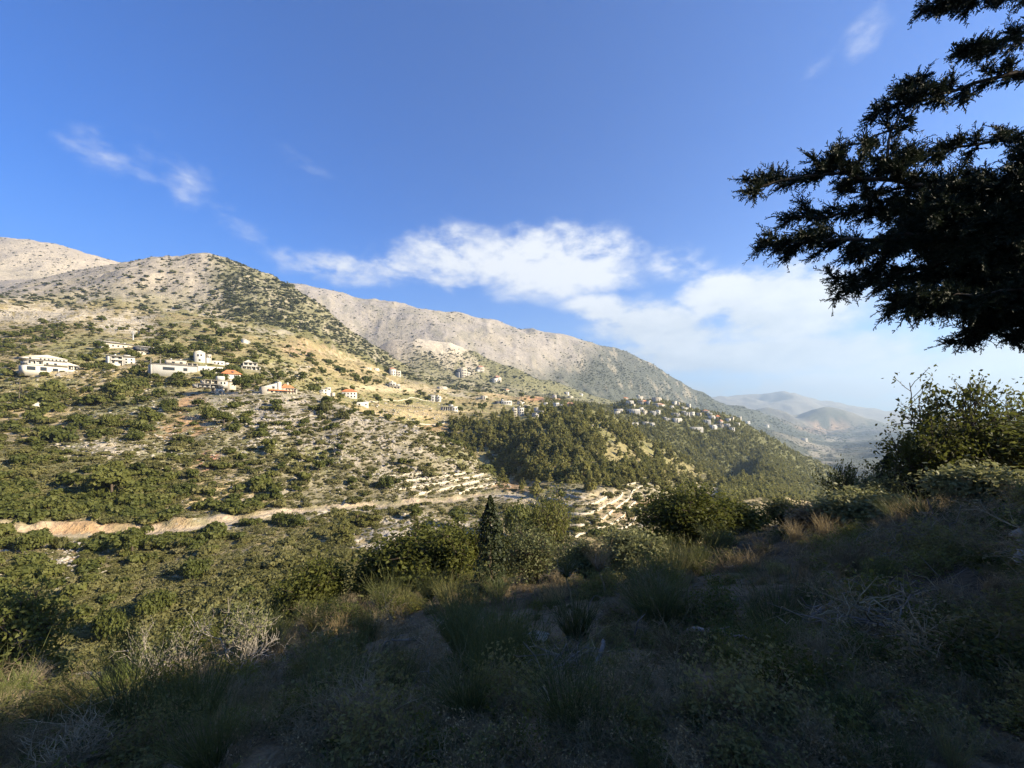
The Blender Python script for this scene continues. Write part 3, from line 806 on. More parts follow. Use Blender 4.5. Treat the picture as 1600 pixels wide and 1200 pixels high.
LANDMARKS = [(83, 570, 'the three storey pale house'), (197, 562, 'the white house with a loggia'), (230, 545, 'the dark roofed house'), (185, 540, 'the low flat house uppermost'),
             (208, 522, 'the mobile phone mast'), (285, 570, 'the long concrete house'), (318, 556, 'the white gabled house'), (392, 570, 'the white house on columns'), (340, 600, 'the concrete terrace house'), (362, 588, 'the orange hip roof'),
             (440, 606, 'the villa with orange roofs'), (512, 612, 'the small white house'), (545, 615, 'the orange roofed white house'), (566, 632, 'the flat white shed'),
             (618, 583, 'the white block on the slope'), (617, 603, 'the white frame house'), (680, 622, 'the grey white house'), (705, 637, 'the grey house with posts'),
             (295, 645, 'the orange soil patch'), (150, 702, 'the white scree band'), (325, 718, 'the red soil scar'), (60, 835, 'the wide start of the road'), (230, 835, 'the orange cut bank'), (330, 822, 'the narrow bend of the road'), (430, 804, 'the middle of the road'),
             (510, 797, 'the pale heap on the road'), (600, 790, 'the straight run of road'), (700, 783, 'the far run of road'), (780, 771, 'the end of the road'), (650, 830, 'the pale quarried slope'), (745, 835, 'the white scar'), (60, 880, 'the stony orange slope'),
             (560, 680, 'the grey rock field'), (640, 660, 'the ridge of grey rocks'), (430, 640, 'the rocks under the villa'), (700, 758, 'the stone terraces'), (480, 720, 'the grey slope'), (200, 900, 'the bright green thicket'), (330, 900, 'the dense scrub slope'), (100, 760, 'the dry grass slope'),
             (900, 790, 'the walled terraces'), (815, 760, 'the orange track'), (1000, 830, 'the pale path'), (975, 712, 'the bald ochre patch'), (1065, 745, 'the small terraces'), (820, 670, 'the hilltop blocks'), (720, 690, 'the rocky spur edge'), (1120, 720, 'the far pine slope'), (1250, 740, 'the far pine ridge'),
             (340, 470, 'the tan summit slope'), (430, 480, 'the green summit flank'), (120, 500, 'the white rock shelf'), (60, 520, 'the green belt of trees'), (500, 545, 'the yellow soil cut'), (690, 541, 'the white cliff'), (330, 402, 'the bare summit'), (60, 420, 'the bare back ridge'), (520, 520, 'the wooded shoulder'), (600, 620, 'the terraced fields'), (500, 580, 'the ochre fields')]
def where(px, py):
    best = min(LANDMARKS, key=lambda l: (l[0] - px) ** 2 + 1.6 * (l[1] - py) ** 2)
    dx, dy = px - best[0], (py - best[1]) * 1.3
    if abs(dx) < 14 and abs(dy) < 12: rel = 'beside'
    elif abs(dy) > abs(dx) * 0.8: rel = ('just below' if dy < 26 else 'well below') if dy > 0 else ('just above' if dy > -26 else 'well above')
    else:
        rel = ('close to' if abs(dx) < 40 else 'away from')
    return rel + ' ' + best[2]
used_labels = {}
TONE = ('dark', 'green', 'yellowish'); SIZE = ('small', 'medium', 'large')
FORM = ('rounded', 'broad', 'uneven', 'dense', 'loose', 'squat')
def plant_label(kind, tint, size_rank, px, py, forms=FORM):
    base = f"{SIZE[size_rank]} {TONE[min(2, int(tint * 3))]} {forms} {kind} {where(px, py)}"
    return base

def put_plants(name, cat, group, pts, scale, variants, trunks, part_name, kind_word, rs, zscale=(0.85, 1.15), n_ind=300, tint=None, stuff_name=None, stuff_coll=None, sink=0.06):
    """the n_ind that show largest become things with crown and trunk, the rest one stuff object"""
    n = len(pts['x'])
    tint = 0.2 + 0.8 * rs.rand(n) if tint is None else tint
    app = scale / pts['y'] * np.where(pts['vis'] & (pts['px'] > 2) & (pts['px'] < 1598), 1, 0)
    order = np.argsort(-app)
    nz = rs.uniform(*zscale, n); rotz = rs.uniform(0, 6.28, n); var = rs.randint(0, len(variants), n)
    ind = order[:n_ind]; ind = ind[app[ind] > 0]
    rank = np.argsort(np.argsort(scale[ind])) * 3 // max(len(ind), 1)
    z_lo, z_hi = np.percentile(nz, 33), np.percentile(nz, 67)
    for q, k in enumerate(ind):
        lab = plant_label(kind_word, float(tint[k]), int(rank[q]), float(pts['px'][k]), float(pts['py'][k]), 'squat' if nz[k] < z_lo else ('upright' if nz[k] > z_hi else 'rounded'))
        s = float(scale[k])
        e = add_obj(name, None, None, (float(pts['x'][k]), float(pts['y'][k]), float(pts['z'][k]) - sink * s), (0, 0, float(rotz[k])), (s, s, s * float(nz[k])))
        e.empty_display_size = 0.3
        tag(e, lab, cat, group); e['column'] = float(pts['px'][k])
        c = add_obj(part_name, variants[var[k]], e); c['tint'] = float(tint[k])
        add_obj('trunk', trunks[k % len(trunks)], e)
    rest = np.setdiff1d(np.arange(n), ind)
    if stuff_coll is not None and len(rest):
        pos = np.stack([pts['x'], pts['y'], pts['z'] - sink * scale], -1)[rest]
        rot = np.stack([np.zeros(len(rest)), np.zeros(len(rest)), rotz[rest]], -1)
        scl = np.stack([scale[rest], scale[rest], scale[rest] * nz[rest]], -1)
        gn_scatter(stuff_name, pos, rot, scl, var[rest] % len(stuff_coll.objects), tint[rest], stuff_coll)

CO_SHRUB = lib_collection('shrub_shapes', lib('s', ME_SHRUB)); CO_OAK = lib_collection('oak_shrub_shapes', lib('s', ME_SHRUB_OAK))
CO_PINE = lib_collection('pine_shapes', lib('s', ME_PINE)); CO_ROUND = lib_collection('round_tree_shapes', lib('s', ME_ROUND))
CO_GREY = lib_collection('grey_scrub_shapes', lib('s', ME_GREY)); CO_FAR = lib_collection('far_scrub_shapes', lib('s', ME_FAR)); CO_FARPINE = lib_collection('far_pine_shapes', lib('s', ME_FARPINE))
CO_ROCK = lib_collection('rock_shapes', lib('s', ME_ROCK))
rs = np.random.RandomState(11)

roadfree = np.ones((NA, NR)); roadfree[:NIN] = 1 - (on[:NIN] * (np.abs(rdist[:NIN] - 0.6 - 1.0 * n_sm[:NIN]) < np.where(P[:NIN] < 430, 4.2, 3.0)))
n_cl = fbm(X, Y, 16, 3, 33); clump = sstep(n_cl + 0.45 * n_mid, -0.3, 0.35)
def soft_or(*a): 
    r = 1.0
    for q in a: r = r * (1 - q)
    return 1 - r

# shrubs and small oaks over the slope across the valley
bare = np.zeros((NA, NR))
for (cx, cy, rx, ry, k) in [(150, 702, 75, 14, .9), (295, 640, 26, 24, .95), (275, 672, 70, 12, .8), (60, 492, 110, 10, .8), (190, 507, 40, 12, .85), (650, 830, 75, 22, .85), (600, 850, 55, 24, .8), (745, 832, 26, 26, .9), (840, 775, 80, 7, .8), (60, 875, 105, 34, .6),
                            (420, 640, 100, 20, .55), (560, 690, 100, 40, .3), (700, 648, 100, 8, .85), (620, 640, 85, 7, .7), (640, 607, 105, 6, .9), (545, 552, 55, 14, .85), (500, 545, 50, 12, .8), (690, 541, 42, 12, .95), (825, 617, 60, 8, .85), (815, 760, 40, 7, .95), (975, 712, 50, 13, .75), (50, 650, 80, 12, .6), (910, 785, 100, 34, .6), (1065, 742, 42, 16, .6), (1115, 770, 36, 10, .7), (340, 715, 10, 16, .8), (600, 560, 40, 12, 0.3)]:
    bare = np.maximum(bare, k * blob(P, Q, cx, cy, rx, ry, 0.5))
# open ground round the houses
for (cx, cy, rx, ry) in [(85, 584, 36, 9), (185, 549, 21, 7), (198, 573, 27, 8), (230, 558, 15, 7), (325, 573, 34, 7), (290, 587, 50, 8), (392, 582, 17, 7), (337, 622, 34, 10), (362, 600, 15, 9), (438, 618, 29, 8), (512, 621, 15, 6), (545, 626, 16, 7), (566, 639, 13, 6), (618, 592, 13, 6), (617, 611, 13, 6), (679, 631, 14, 6), (704, 645, 16, 6), (727, 593, 15, 6), (752, 586, 11, 5), (778, 601, 11, 5), (809, 654, 13, 6), (842, 655, 10, 5), (787, 635, 15, 5)]:
    bare = np.maximum(bare, .97 * blob(P, Q, cx, cy, rx, ry, 0.3) * (S > 6.5) * (S < 12.5))
free = roadfree * (1 - bare)
cov = np.zeros((NA, NR))
cov += band(4.2, 6.0, .15) * (0.55 + 0.5 * (P > 120) * (P < 560))
cov += band(6.0, 7.9, .15) * np.where(P < 380, 0.6, 0.34)
cov += band(7.9, 10.2, .15) * np.where(P < 480, 0.95, 0.55)
cov += band(10.2, 12.2, .15) * (0.45 + 0.5 * blob(P, Q, 60, 518, 260, 13, .4) + 0.9 * (P > 300))
cov += band(4.2, 7.6, .15) * 0.45 * (P > 790)
cov *= free * (0.2 + 0.8 * clump) * np.where(P < 860, 1.0, (S < 7.7) * 1.0) * (P < 1330)
pts = sample(9000, cov, rs)
sc_ = rs.gamma(2.4, 0.42, len(pts['x'])) * np.where(pts['s'] < 6, 1.0, np.where(pts['s'] < 8, 1.25, 1.75)) + 0.35
sc_ = np.minimum(sc_ * 0.88, 0.026 * pts['y'] + 0.3)
put_plants('shrub', 'shrub', 'shrubs across the valley slope', pts, sc_, ME_SHRUB, ME_STEM, 'crown', 'olive shrub', rs, (0.7, 1.05), 300, None, 'valley_shrubs', CO_SHRUB)
# greener oaks among them
pts = sample(1500, (cov * sstep(n_big + 0.3 * n_mid, -0.15, 0.3)) * (Sg > 4.2), rs)
sc_ = rs.gamma(6, 0.30, len(pts['x'])) * np.where(pts['s'] < 6, 1.0, np.where(pts['s'] < 8, 1.2, 1.7)) + 0.5
sc_ = np.minimum(sc_, 0.03 * pts['y'] + 0.3)
put_plants('oak_bush', 'bush', 'green oak bushes across the valley', pts, sc_, ME_SHRUB_OAK, ME_STEM, 'crown', 'oak bush', rs, (0.8, 1.2), 220, 0.15 + 0.7 * rs.rand(len(pts['x'])), 'valley_oak_bushes', CO_OAK)

# pines: hill B, hill C, the flank of the summit, belts between the houses
wB = mB * (1 - bare) * (0.10 + 0.90 * sstep(n_cl + .5 * n_mid, -0.25, 0.25))
wC = mC * (0.5 + 0.5 * sstep(n_mid, -0.4, 0.1))
pts = sample(1900, wB, rs)
sc_ = 3.2 + rs.gamma(3.0, 1.1, len(pts['x']))
put_plants('pine_tree', 'pine tree', 'pines on the wooded hill', pts, sc_, ME_PINE, ME_TRUNK, 'crown', 'pine', rs, (0.8, 1.15), 300, 0.3 + 0.7 * rs.rand(len(pts['x'])), 'pine_wood', CO_PINE, 0.03)
pts = sample(19000, wC, rs)
sc_ = rs.uniform(3.5, 7.5, len(pts['x'])); nn_ = len(sc_)
gn_scatter('far_pine_wood', np.stack([pts['x'], pts['y'], pts['z'] - .2], -1), np.stack([0 * sc_, 0 * sc_, rs.uniform(0, 6.28, nn_)], -1), np.stack([sc_, sc_, sc_ * rs.uniform(.8, 1.1, nn_)], -1), rs.randint(0, 4, nn_), 0.3 + .6 * rs.rand(nn_), CO_FARPINE)
# taller trees between the houses and over the scrub
pts = sample(520, (band(7.6, 10.6, .2) * (P < 560) * 1.0 + band(6, 7.6, .1) * .3 + band(9.0, 11.6, .2) * (P >= 560) * (P < 900) * 0.8) * free * sstep(n_cl, -0.2, 0.2) * (P < 900), rs)
sc_ = (2.6 + rs.gamma(3.0, .9, len(pts['x']))) * np.clip(pts['y'] / 330, .6, 1.4)
put_plants('round_tree', 'tree', 'trees among the hillside houses', pts, sc_, ME_ROUND, ME_TRUNK, 'crown', 'tree', rs, (0.75, 1.1), 220, 0.1 + 0.7 * rs.rand(len(pts['x'])), 'hillside_trees', CO_ROUND, 0.06)
# scrub on the summit hill, the middle hill and the far ridges
w = np.zeros((NA, NR))
w += band(12.0, 14.1, .15) * (0.5 + 2.9 * right_flank + 0.25 * blob(P, Q, 200, 470, 200, 10, .5)) * (P < 880)
w += band(14.2, 16.1, .15) * (0.3 + 3.0 * sstep(P + (Q - 560) * 1.3, 590, 680)) * (1 - blob(P, Q, 690, 541, 42, 13, .25))
pts = sample(17000, w * (0.35 + 0.65 * sstep(n_mid, -0.3, 0.2)), rs)
sc_ = rs.gamma(2.6, .8, len(pts['x'])) + 1.0; nn_ = len(sc_)
gn_scatter('summit_scrub', np.stack([pts['x'], pts['y'], pts['z'] - .15], -1), np.stack([0 * sc_, 0 * sc_, rs.uniform(0, 6.28, nn_)], -1), np.stack([sc_, sc_, sc_ * rs.uniform(.7, 1.05, nn_)], -1), rs.randint(0, 4, nn_), rs.rand(nn_), CO_FAR)
w = band(16.2, 18.2, .1) * (0.34 + 1.8 * sstep(P + (Q - 560) * 1.0 + 100 * n_far, 820, 960))
w += (far_green * 0.55 * (SY > 1050) * (S < 18.2))
pts = sample(15000, w * (0.3 + 0.7 * sstep(n_big, -0.2, 0.25)), rs)
sc_ = (rs.gamma(5, .6, len(pts['x'])) + 1.5) * np.clip(pts['y'] / 2200, 0.7, 1.6); nn_ = len(sc_)
gn_scatter('far_ridge_scrub', np.stack([pts['x'], pts['y'], pts['z'] - .2], -1), np.stack([0 * sc_, 0 * sc_, rs.uniform(0, 6.28, nn_)], -1), np.stack([sc_, sc_, sc_ * rs.uniform(.6, .9, nn_)], -1), rs.randint(0, 4, nn_), rs.rand(nn_), CO_FAR)
# low grey scrub and dry stalks that fill the ground between
w = (band(4.0, 7.9, .15) * 1.0 + band(7.9, 12, .15) * 0.7) * roadfree * (1 - 0.8 * bare) * (P < 1200)
pts = sample(33000, w, rs)
sc_ = rs.gamma(4, .16, len(pts['x'])) * np.clip(pts['y'] / 160, .75, 1.5) + .25; nn_ = len(sc_)
gn_scatter('low_scrub', np.stack([pts['x'], pts['y'], pts['z'] - .08], -1), np.stack([0 * sc_, 0 * sc_, rs.uniform(0, 6.28, nn_)], -1), np.stack([sc_, sc_, sc_ * rs.uniform(.6, 1.0, nn_)], -1), rs.randint(0, 4, nn_), 0.15 + rs.rand(nn_) * 0.85, CO_GREY)
# loose limestone
w = np.zeros((NA, NR))
for (cx, cy, rx, ry, k) in [(500, 690, 165, 52, .7), (600, 655, 110, 30, 1.0), (420, 640, 110, 26, 1.0), (640, 735, 170, 40, .5), (150, 702, 80, 16, 1.0), (235, 642, 30, 9, 1.0), (375, 650, 45, 40, .8), (720, 700, 60, 40, .6), (60, 492, 110, 12, .8), (190, 507, 45, 14, 1.0), (60, 875, 120, 40, .7), (650, 830, 80, 24, .6), (600, 850, 60, 26, .6), (100, 600, 160, 40, .25), (240, 690, 60, 20, .6), (350, 470, 80, 14, .5), (680, 590, 45, 12, .8), (730, 595, 40, 14, .8), (920, 680, 60, 40, .25), (470, 590, 60, 16, .5)]:
    w = np.maximum(w, k * blob(P, Q, cx, cy, rx, ry, 0.5))
w = w * (S > 4.3) * (S < 12.6) * (0.25 + 0.75 * sstep(n_sm, -0.1, 0.2)) * roadfree
pts = sample(7500, w, rs)
sc_ = rs.gamma(2.2, .16, len(pts['x'])) * np.clip(pts['y'] / 200, .7, 2.2) + .16; nn_ = len(sc_)
app = sc_ / pts['y'] * pts['vis'] * (pts['px'] > 3)
big = np.argsort(-app)[:120]
rest = np.setdiff1d(np.arange(nn_), big)
for k in big:
    o = add_obj('boulder', ME_ROCK[k % 6], None, (pts['x'][k], pts['y'][k], pts['z'][k] + .1 * sc_[k]), (rs.uniform(-.4, .4), rs.uniform(-.4, .4), rs.uniform(0, 6.28)), (sc_[k],) * 3)
    tag(o, f"{('grey', 'pale')[k % 2]} limestone boulder {where(pts['px'][k], pts['py'][k])}", 'boulder', 'limestone boulders on the slope')['column'] = float(pts['px'][k])
gn_scatter('loose_limestone', np.stack([pts['x'], pts['y'], pts['z'] + .05], -1)[rest], rs.uniform(-.5, .5, (len(rest), 3)) + np.stack([0 * rest, 0 * rest, rest * 1.7], -1), np.stack([sc_, sc_, sc_], -1)[rest], rest % 6, rs.rand(len(rest)), CO_ROCK)
# ------------------------------------------------------------------ houses
M_WHITE = mat_plain('white_plaster', (.55, .52, .45), 0.9, 0.2, 0.10, 0.6)
M_CREAM = mat_plain('cream_stone', (.48, .43, .34), 0.9, 0.2, 0.14, 0.8)
M_CONC = mat_plain('bare_concrete', (.40, .385, .35), 0.9, 0.2, 0.18, 0.5)
M_DARKW = mat_plain('dark_cladding', (.075, .078, .085), 0.7, 0.3, 0.2, 0.8)
M_TILE = mat_plain('orange_roof_tiles', (.52, .20, .085), 0.85, 0.2, 0.22, 2.5, 0.4, 14)
M_TILE2 = mat_plain('faded_roof_tiles', (.42, .23, .15), 0.85, 0.2, 0.22, 2.5, 0.4, 14)
M_STEEL = mat_plain('galvanised_steel', (.42, .43, .44), 0.5, 0.5, 0.1, 2.0)
M_WOOD = mat_plain('weathered_pole', (.20, .16, .12), 0.9, 0.1, 0.25, 6.0)
def mat_glass():
    m, g = mat_new('window_glass')
    mat_out(g, principled(g, (.025, .03, .035, 1), 0.12, 0.5)); return m
M_GLASS = mat_glass()
def cube_mesh(name, mat):
    v = [(x, y, z) for z in (0, 1) for y in (0, 1) for x in (0, 1)]
    f = [(0, 2, 3, 1), (4, 5, 7, 6), (0, 1, 5, 4), (2, 6, 7, 3), (0, 4, 6, 2), (1, 3, 7, 5)]
    return mesh_np(name, v, f, [mat])
CUBES = {}
def cube(mat):
    if mat.name not in CUBES: CUBES[mat.name] = cube_mesh('block_of_' + mat.name, mat)
    return CUBES[mat.name]
def hip_mesh(mat):
    v = [(0, 0, 0), (1, 0, 0), (1, 1, 0), (0, 1, 0), (.32, .5, 1), (.68, .5, 1)]
    V = np.array(v, float); me = bpy.data.meshes.new('hip_roof'); me.from_pydata(V.tolist(), [], [(0, 1, 5, 4), (1, 2, 5), (2, 3, 4, 5), (3, 0, 4), (0, 3, 2, 1)]); me.materials.append(mat); return me
def gable_mesh(mat):
    me = bpy.data.meshes.new('gable_roof'); me.from_pydata([(0, 0, 0), (1, 0, 0), (1, 1, 0), (0, 1, 0), (.5, 0, 1), (.5, 1, 1)], [], [(0, 1, 4), (1, 2, 5, 4), (2, 3, 5), (3, 0, 4, 5), (0, 3, 2, 1)]); me.materials.append(mat); return me
def shed_mesh(mat, side):
    hi = [(1, 0, 1), (1, 1, 1)] if side == 'r' else [(0, 0, 1), (0, 1, 1)]
    if side == 'r': V, Fc = [(0, 0, 0), (1, 0, 0), (1, 1, 0), (0, 1, 0), (1, 0, 1), (1, 1, 1)], [(0, 1, 4), (1, 2, 5, 4), (2, 3, 5), (3, 0, 4, 5), (0, 3, 2, 1)]
    else: V, Fc = [(0, 0, 0), (1, 0, 0), (1, 1, 0), (0, 1, 0), (0, 0, 1), (0, 1, 1)], [(0, 1, 4), (1, 2, 5, 4), (2, 3, 5), (3, 0, 4, 5), (0, 3, 2, 1)]
    me = bpy.data.meshes.new('shed_roof'); me.from_pydata(V, [], Fc); me.materials.append(mat); return me
ROOFS = {(k, m.name): f(m) for m in (M_TILE, M_TILE2, M_WHITE, M_CONC, M_CREAM) for k, f in (('hip', hip_mesh), ('gable', gable_mesh), ('shed_r', lambda q: shed_mesh(q, 'r')), ('shed_l', lambda q: shed_mesh(q, 'l')))}

def tank_mesh():
    V, F = tube([(.5, .5, 0), (.5, .5, .92)], [.5, .5], 10)
    V = np.concatenate([V, [[.5, .5, 1.0], [.5, .5, 0]]]); n = len(V)
    F2 = [(10 + k, 10 + (k + 1) % 10, n - 2, n - 2) for k in range(10)]
    me = bpy.data.meshes.new('water_tank'); me.from_pydata(V.tolist(), [], [tuple(int(q) for q in f) for f in F] + [f[:3] for f in F2]); me.materials.append(M_STEEL); return me
ME_TANK = tank_mesh()
class House:
    """built in photo-pixel units of its own distance: x along the front, y into the hill, z up"""
    def __init__(s, px, py, w, yaw, label, cat='house', group=None, name='house', rmin=60, depth_y=None):
        p = at(px + w / 2, depth_y) if depth_y else hit(px + w / 2, py, rmin)
        s.u = p.y / FPX
        a = -math.atan2((px + w / 2 - 800) / FPX, 1.0)
        s.e = thing(name, label, cat, p, a + math.radians(yaw + 12), group)
        s.w = w
    def put(s, name, me, x0, x1, z0, z1, y0, y1, parent=None):
        u = s.u
        return add_obj(name, me, s.e if parent is None else parent, ((x0 - s.w / 2) * u, y0 * u, z0 * u), (0, 0, 0), ((x1 - x0) * u, (y1 - y0) * u, (z1 - z0) * u))
    def box(s, x0, x1, z0, z1, y0, y1, mat=None, name='wall'):
        return s.put(name, cube(mat or M_WHITE), x0, x1, z0 - (8 if z0 == 0 else 0), z1, y0, y1)
    def roof(s, kind, x0, x1, z0, h, y0, y1, mat=None, over=0.8):
        return s.put('roof', ROOFS[(kind, (mat or M_TILE).name)], x0 - over, x1 + over, z0 + 0.02, z0 + h, y0 - over, y1 + over)
    def slab(s, x0, x1, z, y0, y1, mat=None, t=0.9, name='roof_slab'):
        return s.put(name, cube(mat or M_WHITE), x0, x1, z, z + t, y0, y1)
    def open_floor(s, x0, x1, z0, z1, y0, y1, cols=3, back=3.5, mat=None, rail=0.0):
        """storey open to the front: back wall, slab over, columns"""
        m = mat or M_WHITE
        s.box(x0 + .03, x1 - .03, z0, z1, y0 + back, y1, m)
        s.slab(x0 - .2, x1 + .2, z1, y0 - .3, y1, m)
        for k in range(cols):
            c = x0 + (x1 - x0 - .8) * k / max(cols - 1, 1)
            s.put('column', cube(m), c, c + .8, z0 - (4 if z0 == 0 else 0), z1 - .02, y0, y0 + .8)
        if rail: s.put('balcony_rail', cube(m), x0 + .02, x1 - .02, z0 + .02, z0 + rail, y0 + .1, y0 + .5)
        n = max(1, int((x1 - x0) / 5))
        for k in range(n):
            c = x0 + (x1 - x0) * (k + .5) / n
            s.win(c, z0 + (z1 - z0) * .18, min(2.6, (x1 - x0) * .4), (z1 - z0) * .6, y0 + back)
    def win(s, xc, z, w, h, y, frame=True):
        t = 0.18
        f = s.put('window', cube(M_CREAM if frame else M_GLASS), xc - w / 2 - t, xc + w / 2 + t, z - t, z + h + t, y - .10, y + .3)
        if frame:
            p = add_obj('pane', cube(M_GLASS), f, (t / (w + 2 * t), -0.35, t / (h + 2 * t)), (0, 0, 0), (w / (w + 2 * t), 0.5, h / (h + 2 * t)))
        return f
    def tank(s, x, z, y):
        o = s.put('water_tank', ME_TANK, x - 1.1, x + 1.1, z, z + 2.4, y, y + 2.2)
        return o
    def wins(s, x0, x1, zs, y, n, w=1.6, h=2.0):
        for z in zs:
            for k in range(n): s.win(x0 + (x1 - x0) * (k + .5) / n, z, w, h, y)

# --- the near houses on the shelf, each as it looks
h = House(55, 581, 60, 8, 'three storey pale house with a low pediment and garages, alone among shrubs')
h.box(0, 46, 0, 8, 2.5, 24, M_WHITE); h.win(6, .6, 9, 5.6, 2.5); h.win(19, .6, 7, 5.6, 2.5); h.win(32, .8, 6, 4.5, 2.5)
h.open_floor(2, 19, 8.6, 15, 1.5, 24, 3, 3, M_WHITE, 1.6); h.box(19.3, 46, 8, 15.8, 2.2, 24); h.win(23, 10.2, 2.4, 3.2, 2.2); h.win(32, 10.2, 3.2, 3.2, 2.2)
h.box(0, 46, 15.9, 21, 3, 23); h.wins(14, 44, [17], 3, 7, 2.0, 2.6); h.wins(2, 8, [17], 3, 1, 2.4, 2.8)
h.roof('gable', 0, 46, 21, 4.6, 3, 23, M_WHITE, 1.0)
h.open_floor(46.2, 60, 5, 11, 3, 20, 3, 3); h.box(46.2, 60, 0, 5, 3, 20); h.roof('shed_l', 46.2, 60, 12, 5, 3, 20, M_WHITE, .5)

h = House(167, 544, 35, 4, 'low flat house with a long grey roof slab, uppermost of the shelf')
h.box(0, 35, 0, 7, 1, 16, M_CREAM); h.wins(3, 33, [2], 1, 5, 2, 2.6); h.slab(-1.5, 36.5, 7.02, -.8, 17.5, M_CONC, 1.2); h.slab(2, 20, 8.3, 2, 14, M_CREAM, 1.6); h.tank(28, 8.3, 8)

h = House(176, 569, 46, -6, 'white house with a dark loggia and a stepped white terrace wing')
h.box(0, 4, 0, 11, 2, 16); h.open_floor(4.2, 18, 0, 5, 1, 16, 2, 3); h.open_floor(4.2, 18, 6, 11, 1, 16, 2, 3, None, 1.4)
h.box(18.2, 32, 0, 10.5, 1.5, 16, M_WHITE); h.wins(19, 31, [2, 6.5], 1.5, 2, 2, 2.4); h.slab(-.5, 32.5, 12, .5, 16.5, M_WHITE, .9); h.box(20, 27, 12.95, 15, 4, 12); h.tank(10, 12.95, 6)
h.box(32.2, 46, 0, 6, 2, 14); h.wins(34, 45, [2], 2, 2, 2.2, 2.2); h.slab(32.0, 46.6, 6.02, 1.4, 14.4, M_WHITE, .9)

h = House(218, 554, 23, 10, 'dark grey modern house under a thin white roof sheet')
h.box(1, 23, 0, 4.5, 1.5, 14, M_CREAM); h.wins(3, 22, [1.2], 1.5, 3, 2.4, 2); h.box(0, 21, 4.6, 11, .5, 14, M_DARKW); h.wins(2, 20, [6], .5, 2, 5, 3.2); h.slab(.5, 22, 11.02, -.5, 14.5, M_WHITE, 1.3)

h = House(308, 569, 46, -4, 'white gabled house with a square tower and a long white wing')
h.box(2, 15, 0, 17.5, 2, 16); h.roof('gable', 2, 15, 17.5, 3.2, 2, 16, M_WHITE, .5); h.win(6, 11, 2.2, 3.4, 2); h.win(10, 12, 2, 2.6, 2); h.win(8, 4, 2.4, 3, 2)
h.box(15.2, 20, 0, 10, 2.5, 15); h.box(17, 23, 0, 15.5, 3, 12, M_CREAM); h.win(19, 10, 1.3, 2.6, 3); h.win(21.4, 10, 1.3, 2.6, 3); h.slab(16.6, 23.4, 15.52, 2.6, 12.4, M_WHITE, .6)
h.box(23.2, 40, 0, 6.2, 2.8, 14); h.wins(25, 39, [2], 2.8, 3, 2, 2); h.box(40.2, 46, 0, 4.6, 3, 13)

h = House(249, 583, 92, -2, 'long bare concrete house of two levels with a cream upper storey')
h.box(4, 57, 0, 11, 1.5, 20, M_CONC); h.slab(2, 58, 11.02, .6, 20.4, M_CONC, .9); h.win(22, 3, 14, 4.5, 1.5); h.win(42, 3, 5, 4.5, 1.5); h.box(0, 3.8, 0, 10, 2.2, 16, M_CONC)
h.box(20, 44, 12, 19, 4, 20, M_CREAM); h.wins(23, 42, [14.2], 4, 2, 3.6, 2.6); h.slab(19.4, 44.6, 19.02, 3.4, 20.4, M_CREAM, .8); h.tank(26, 19.85, 9); h.tank(38, 19.85, 11); h.tank(70, 13.05, 9)
h.open_floor(44.2, 58, 12, 15.5, 3, 20, 3, 3, M_CREAM); h.box(58.2, 92, 0, 13, 5, 18, M_WHITE); h.wins(62, 90, [7], 5, 4, 2.4, 2.8)
for q in (1.5, 12): h.put('starter_column', cube(M_CONC), q, q + .5, 11.5, 19, 4, 4.5)

h = House(379, 578, 26, -8, 'white house raised on columns beside a bare yellow cutting')
h.open_floor(1, 26, 0, 5, 1, 13, 5, 4); h.open_floor(3, 22, 6, 11, 1.5, 13, 4, 2.5, None, 1.3); h.roof('gable', 4, 16, 12, 4, 2, 13, M_WHITE, .5)

h = House(307, 616, 60, 6, 'three storey concrete terrace house with open floors and a white stair tower')
h.open_floor(6, 40, 9, 14.5, 1, 20, 3, 4, M_CONC); h.open_floor(16, 34, 15.6, 21.4, 2, 20, 3, 4, M_CREAM); h.box(30, 42, 0, 8.8, 0, 18, M_CREAM); h.win(36, 2, 4, 3.6, 0); h.win(33, -3.5, 1.6, 3.6, -.02)
h.box(34.4, 47, 9.9, 21, 1.2, 20, M_WHITE); h.win(38, 16.2, 2.2, 3.4, 1.2); h.win(42.5, 16.2, 2.2, 3.4, 1.2); h.slab(34, 60, 21.02, .6, 21, M_WHITE, .9); h.box(47.2, 59, 0, 20.9, 3, 20, M_CREAM); h.box(34.6, 44, 22.2, 29, 5, 14, M_WHITE); h.win(56.5, 16, 2.6, 2.4, 3); h.tank(54, 21.95, 9)

h = House(350, 593, 24, -4, 'house under an orange hip roof behind the concrete terrace house', depth_y=None)
h.box(0, 24, 0, 9, 1, 17, M_WHITE); h.wins(14, 23, [5], 1, 2, 2, 2.4); h.roof('hip', -1, 25, 9, 7, 0, 18, M_TILE, 1.2); h.put('dormer', cube(M_DARKW), 12.5, 15, 11, 13.4, 1.8, 5)

h = House(414, 614, 49, 4, 'cream villa with two orange roofs and a slanted white gable wall')
h.box(0, 20, 0, 9, 2, 20, M_CREAM); h.roof('shed_r', 2, 26, 9, 8.5, 3, 16, M_WHITE, .3); h.box(20.2, 26.5, 0, 17.5, 2.6, 14, M_WHITE); h.box(26.8, 44, 0, 8.5, 3.4, 18, M_CREAM)
h.roof('hip', 26.8, 45, 8.5, 6, 3, 18, M_TILE, .8); h.box(36.5, 38.5, 12, 17.5, 9, 11, M_WHITE, 'chimney'); h.open_floor(34, 49, 0, 7, 1.5, 16, 4, 3, M_CREAM); h.roof('shed_l', 8, 46, 3.6, 2.4, -.8, 2.2, M_TILE, .2); h.wins(10, 34, [.4], 1.9, 4, 3, 2.8); h.win(15, 6.4, 3.4, 3.6, 2)

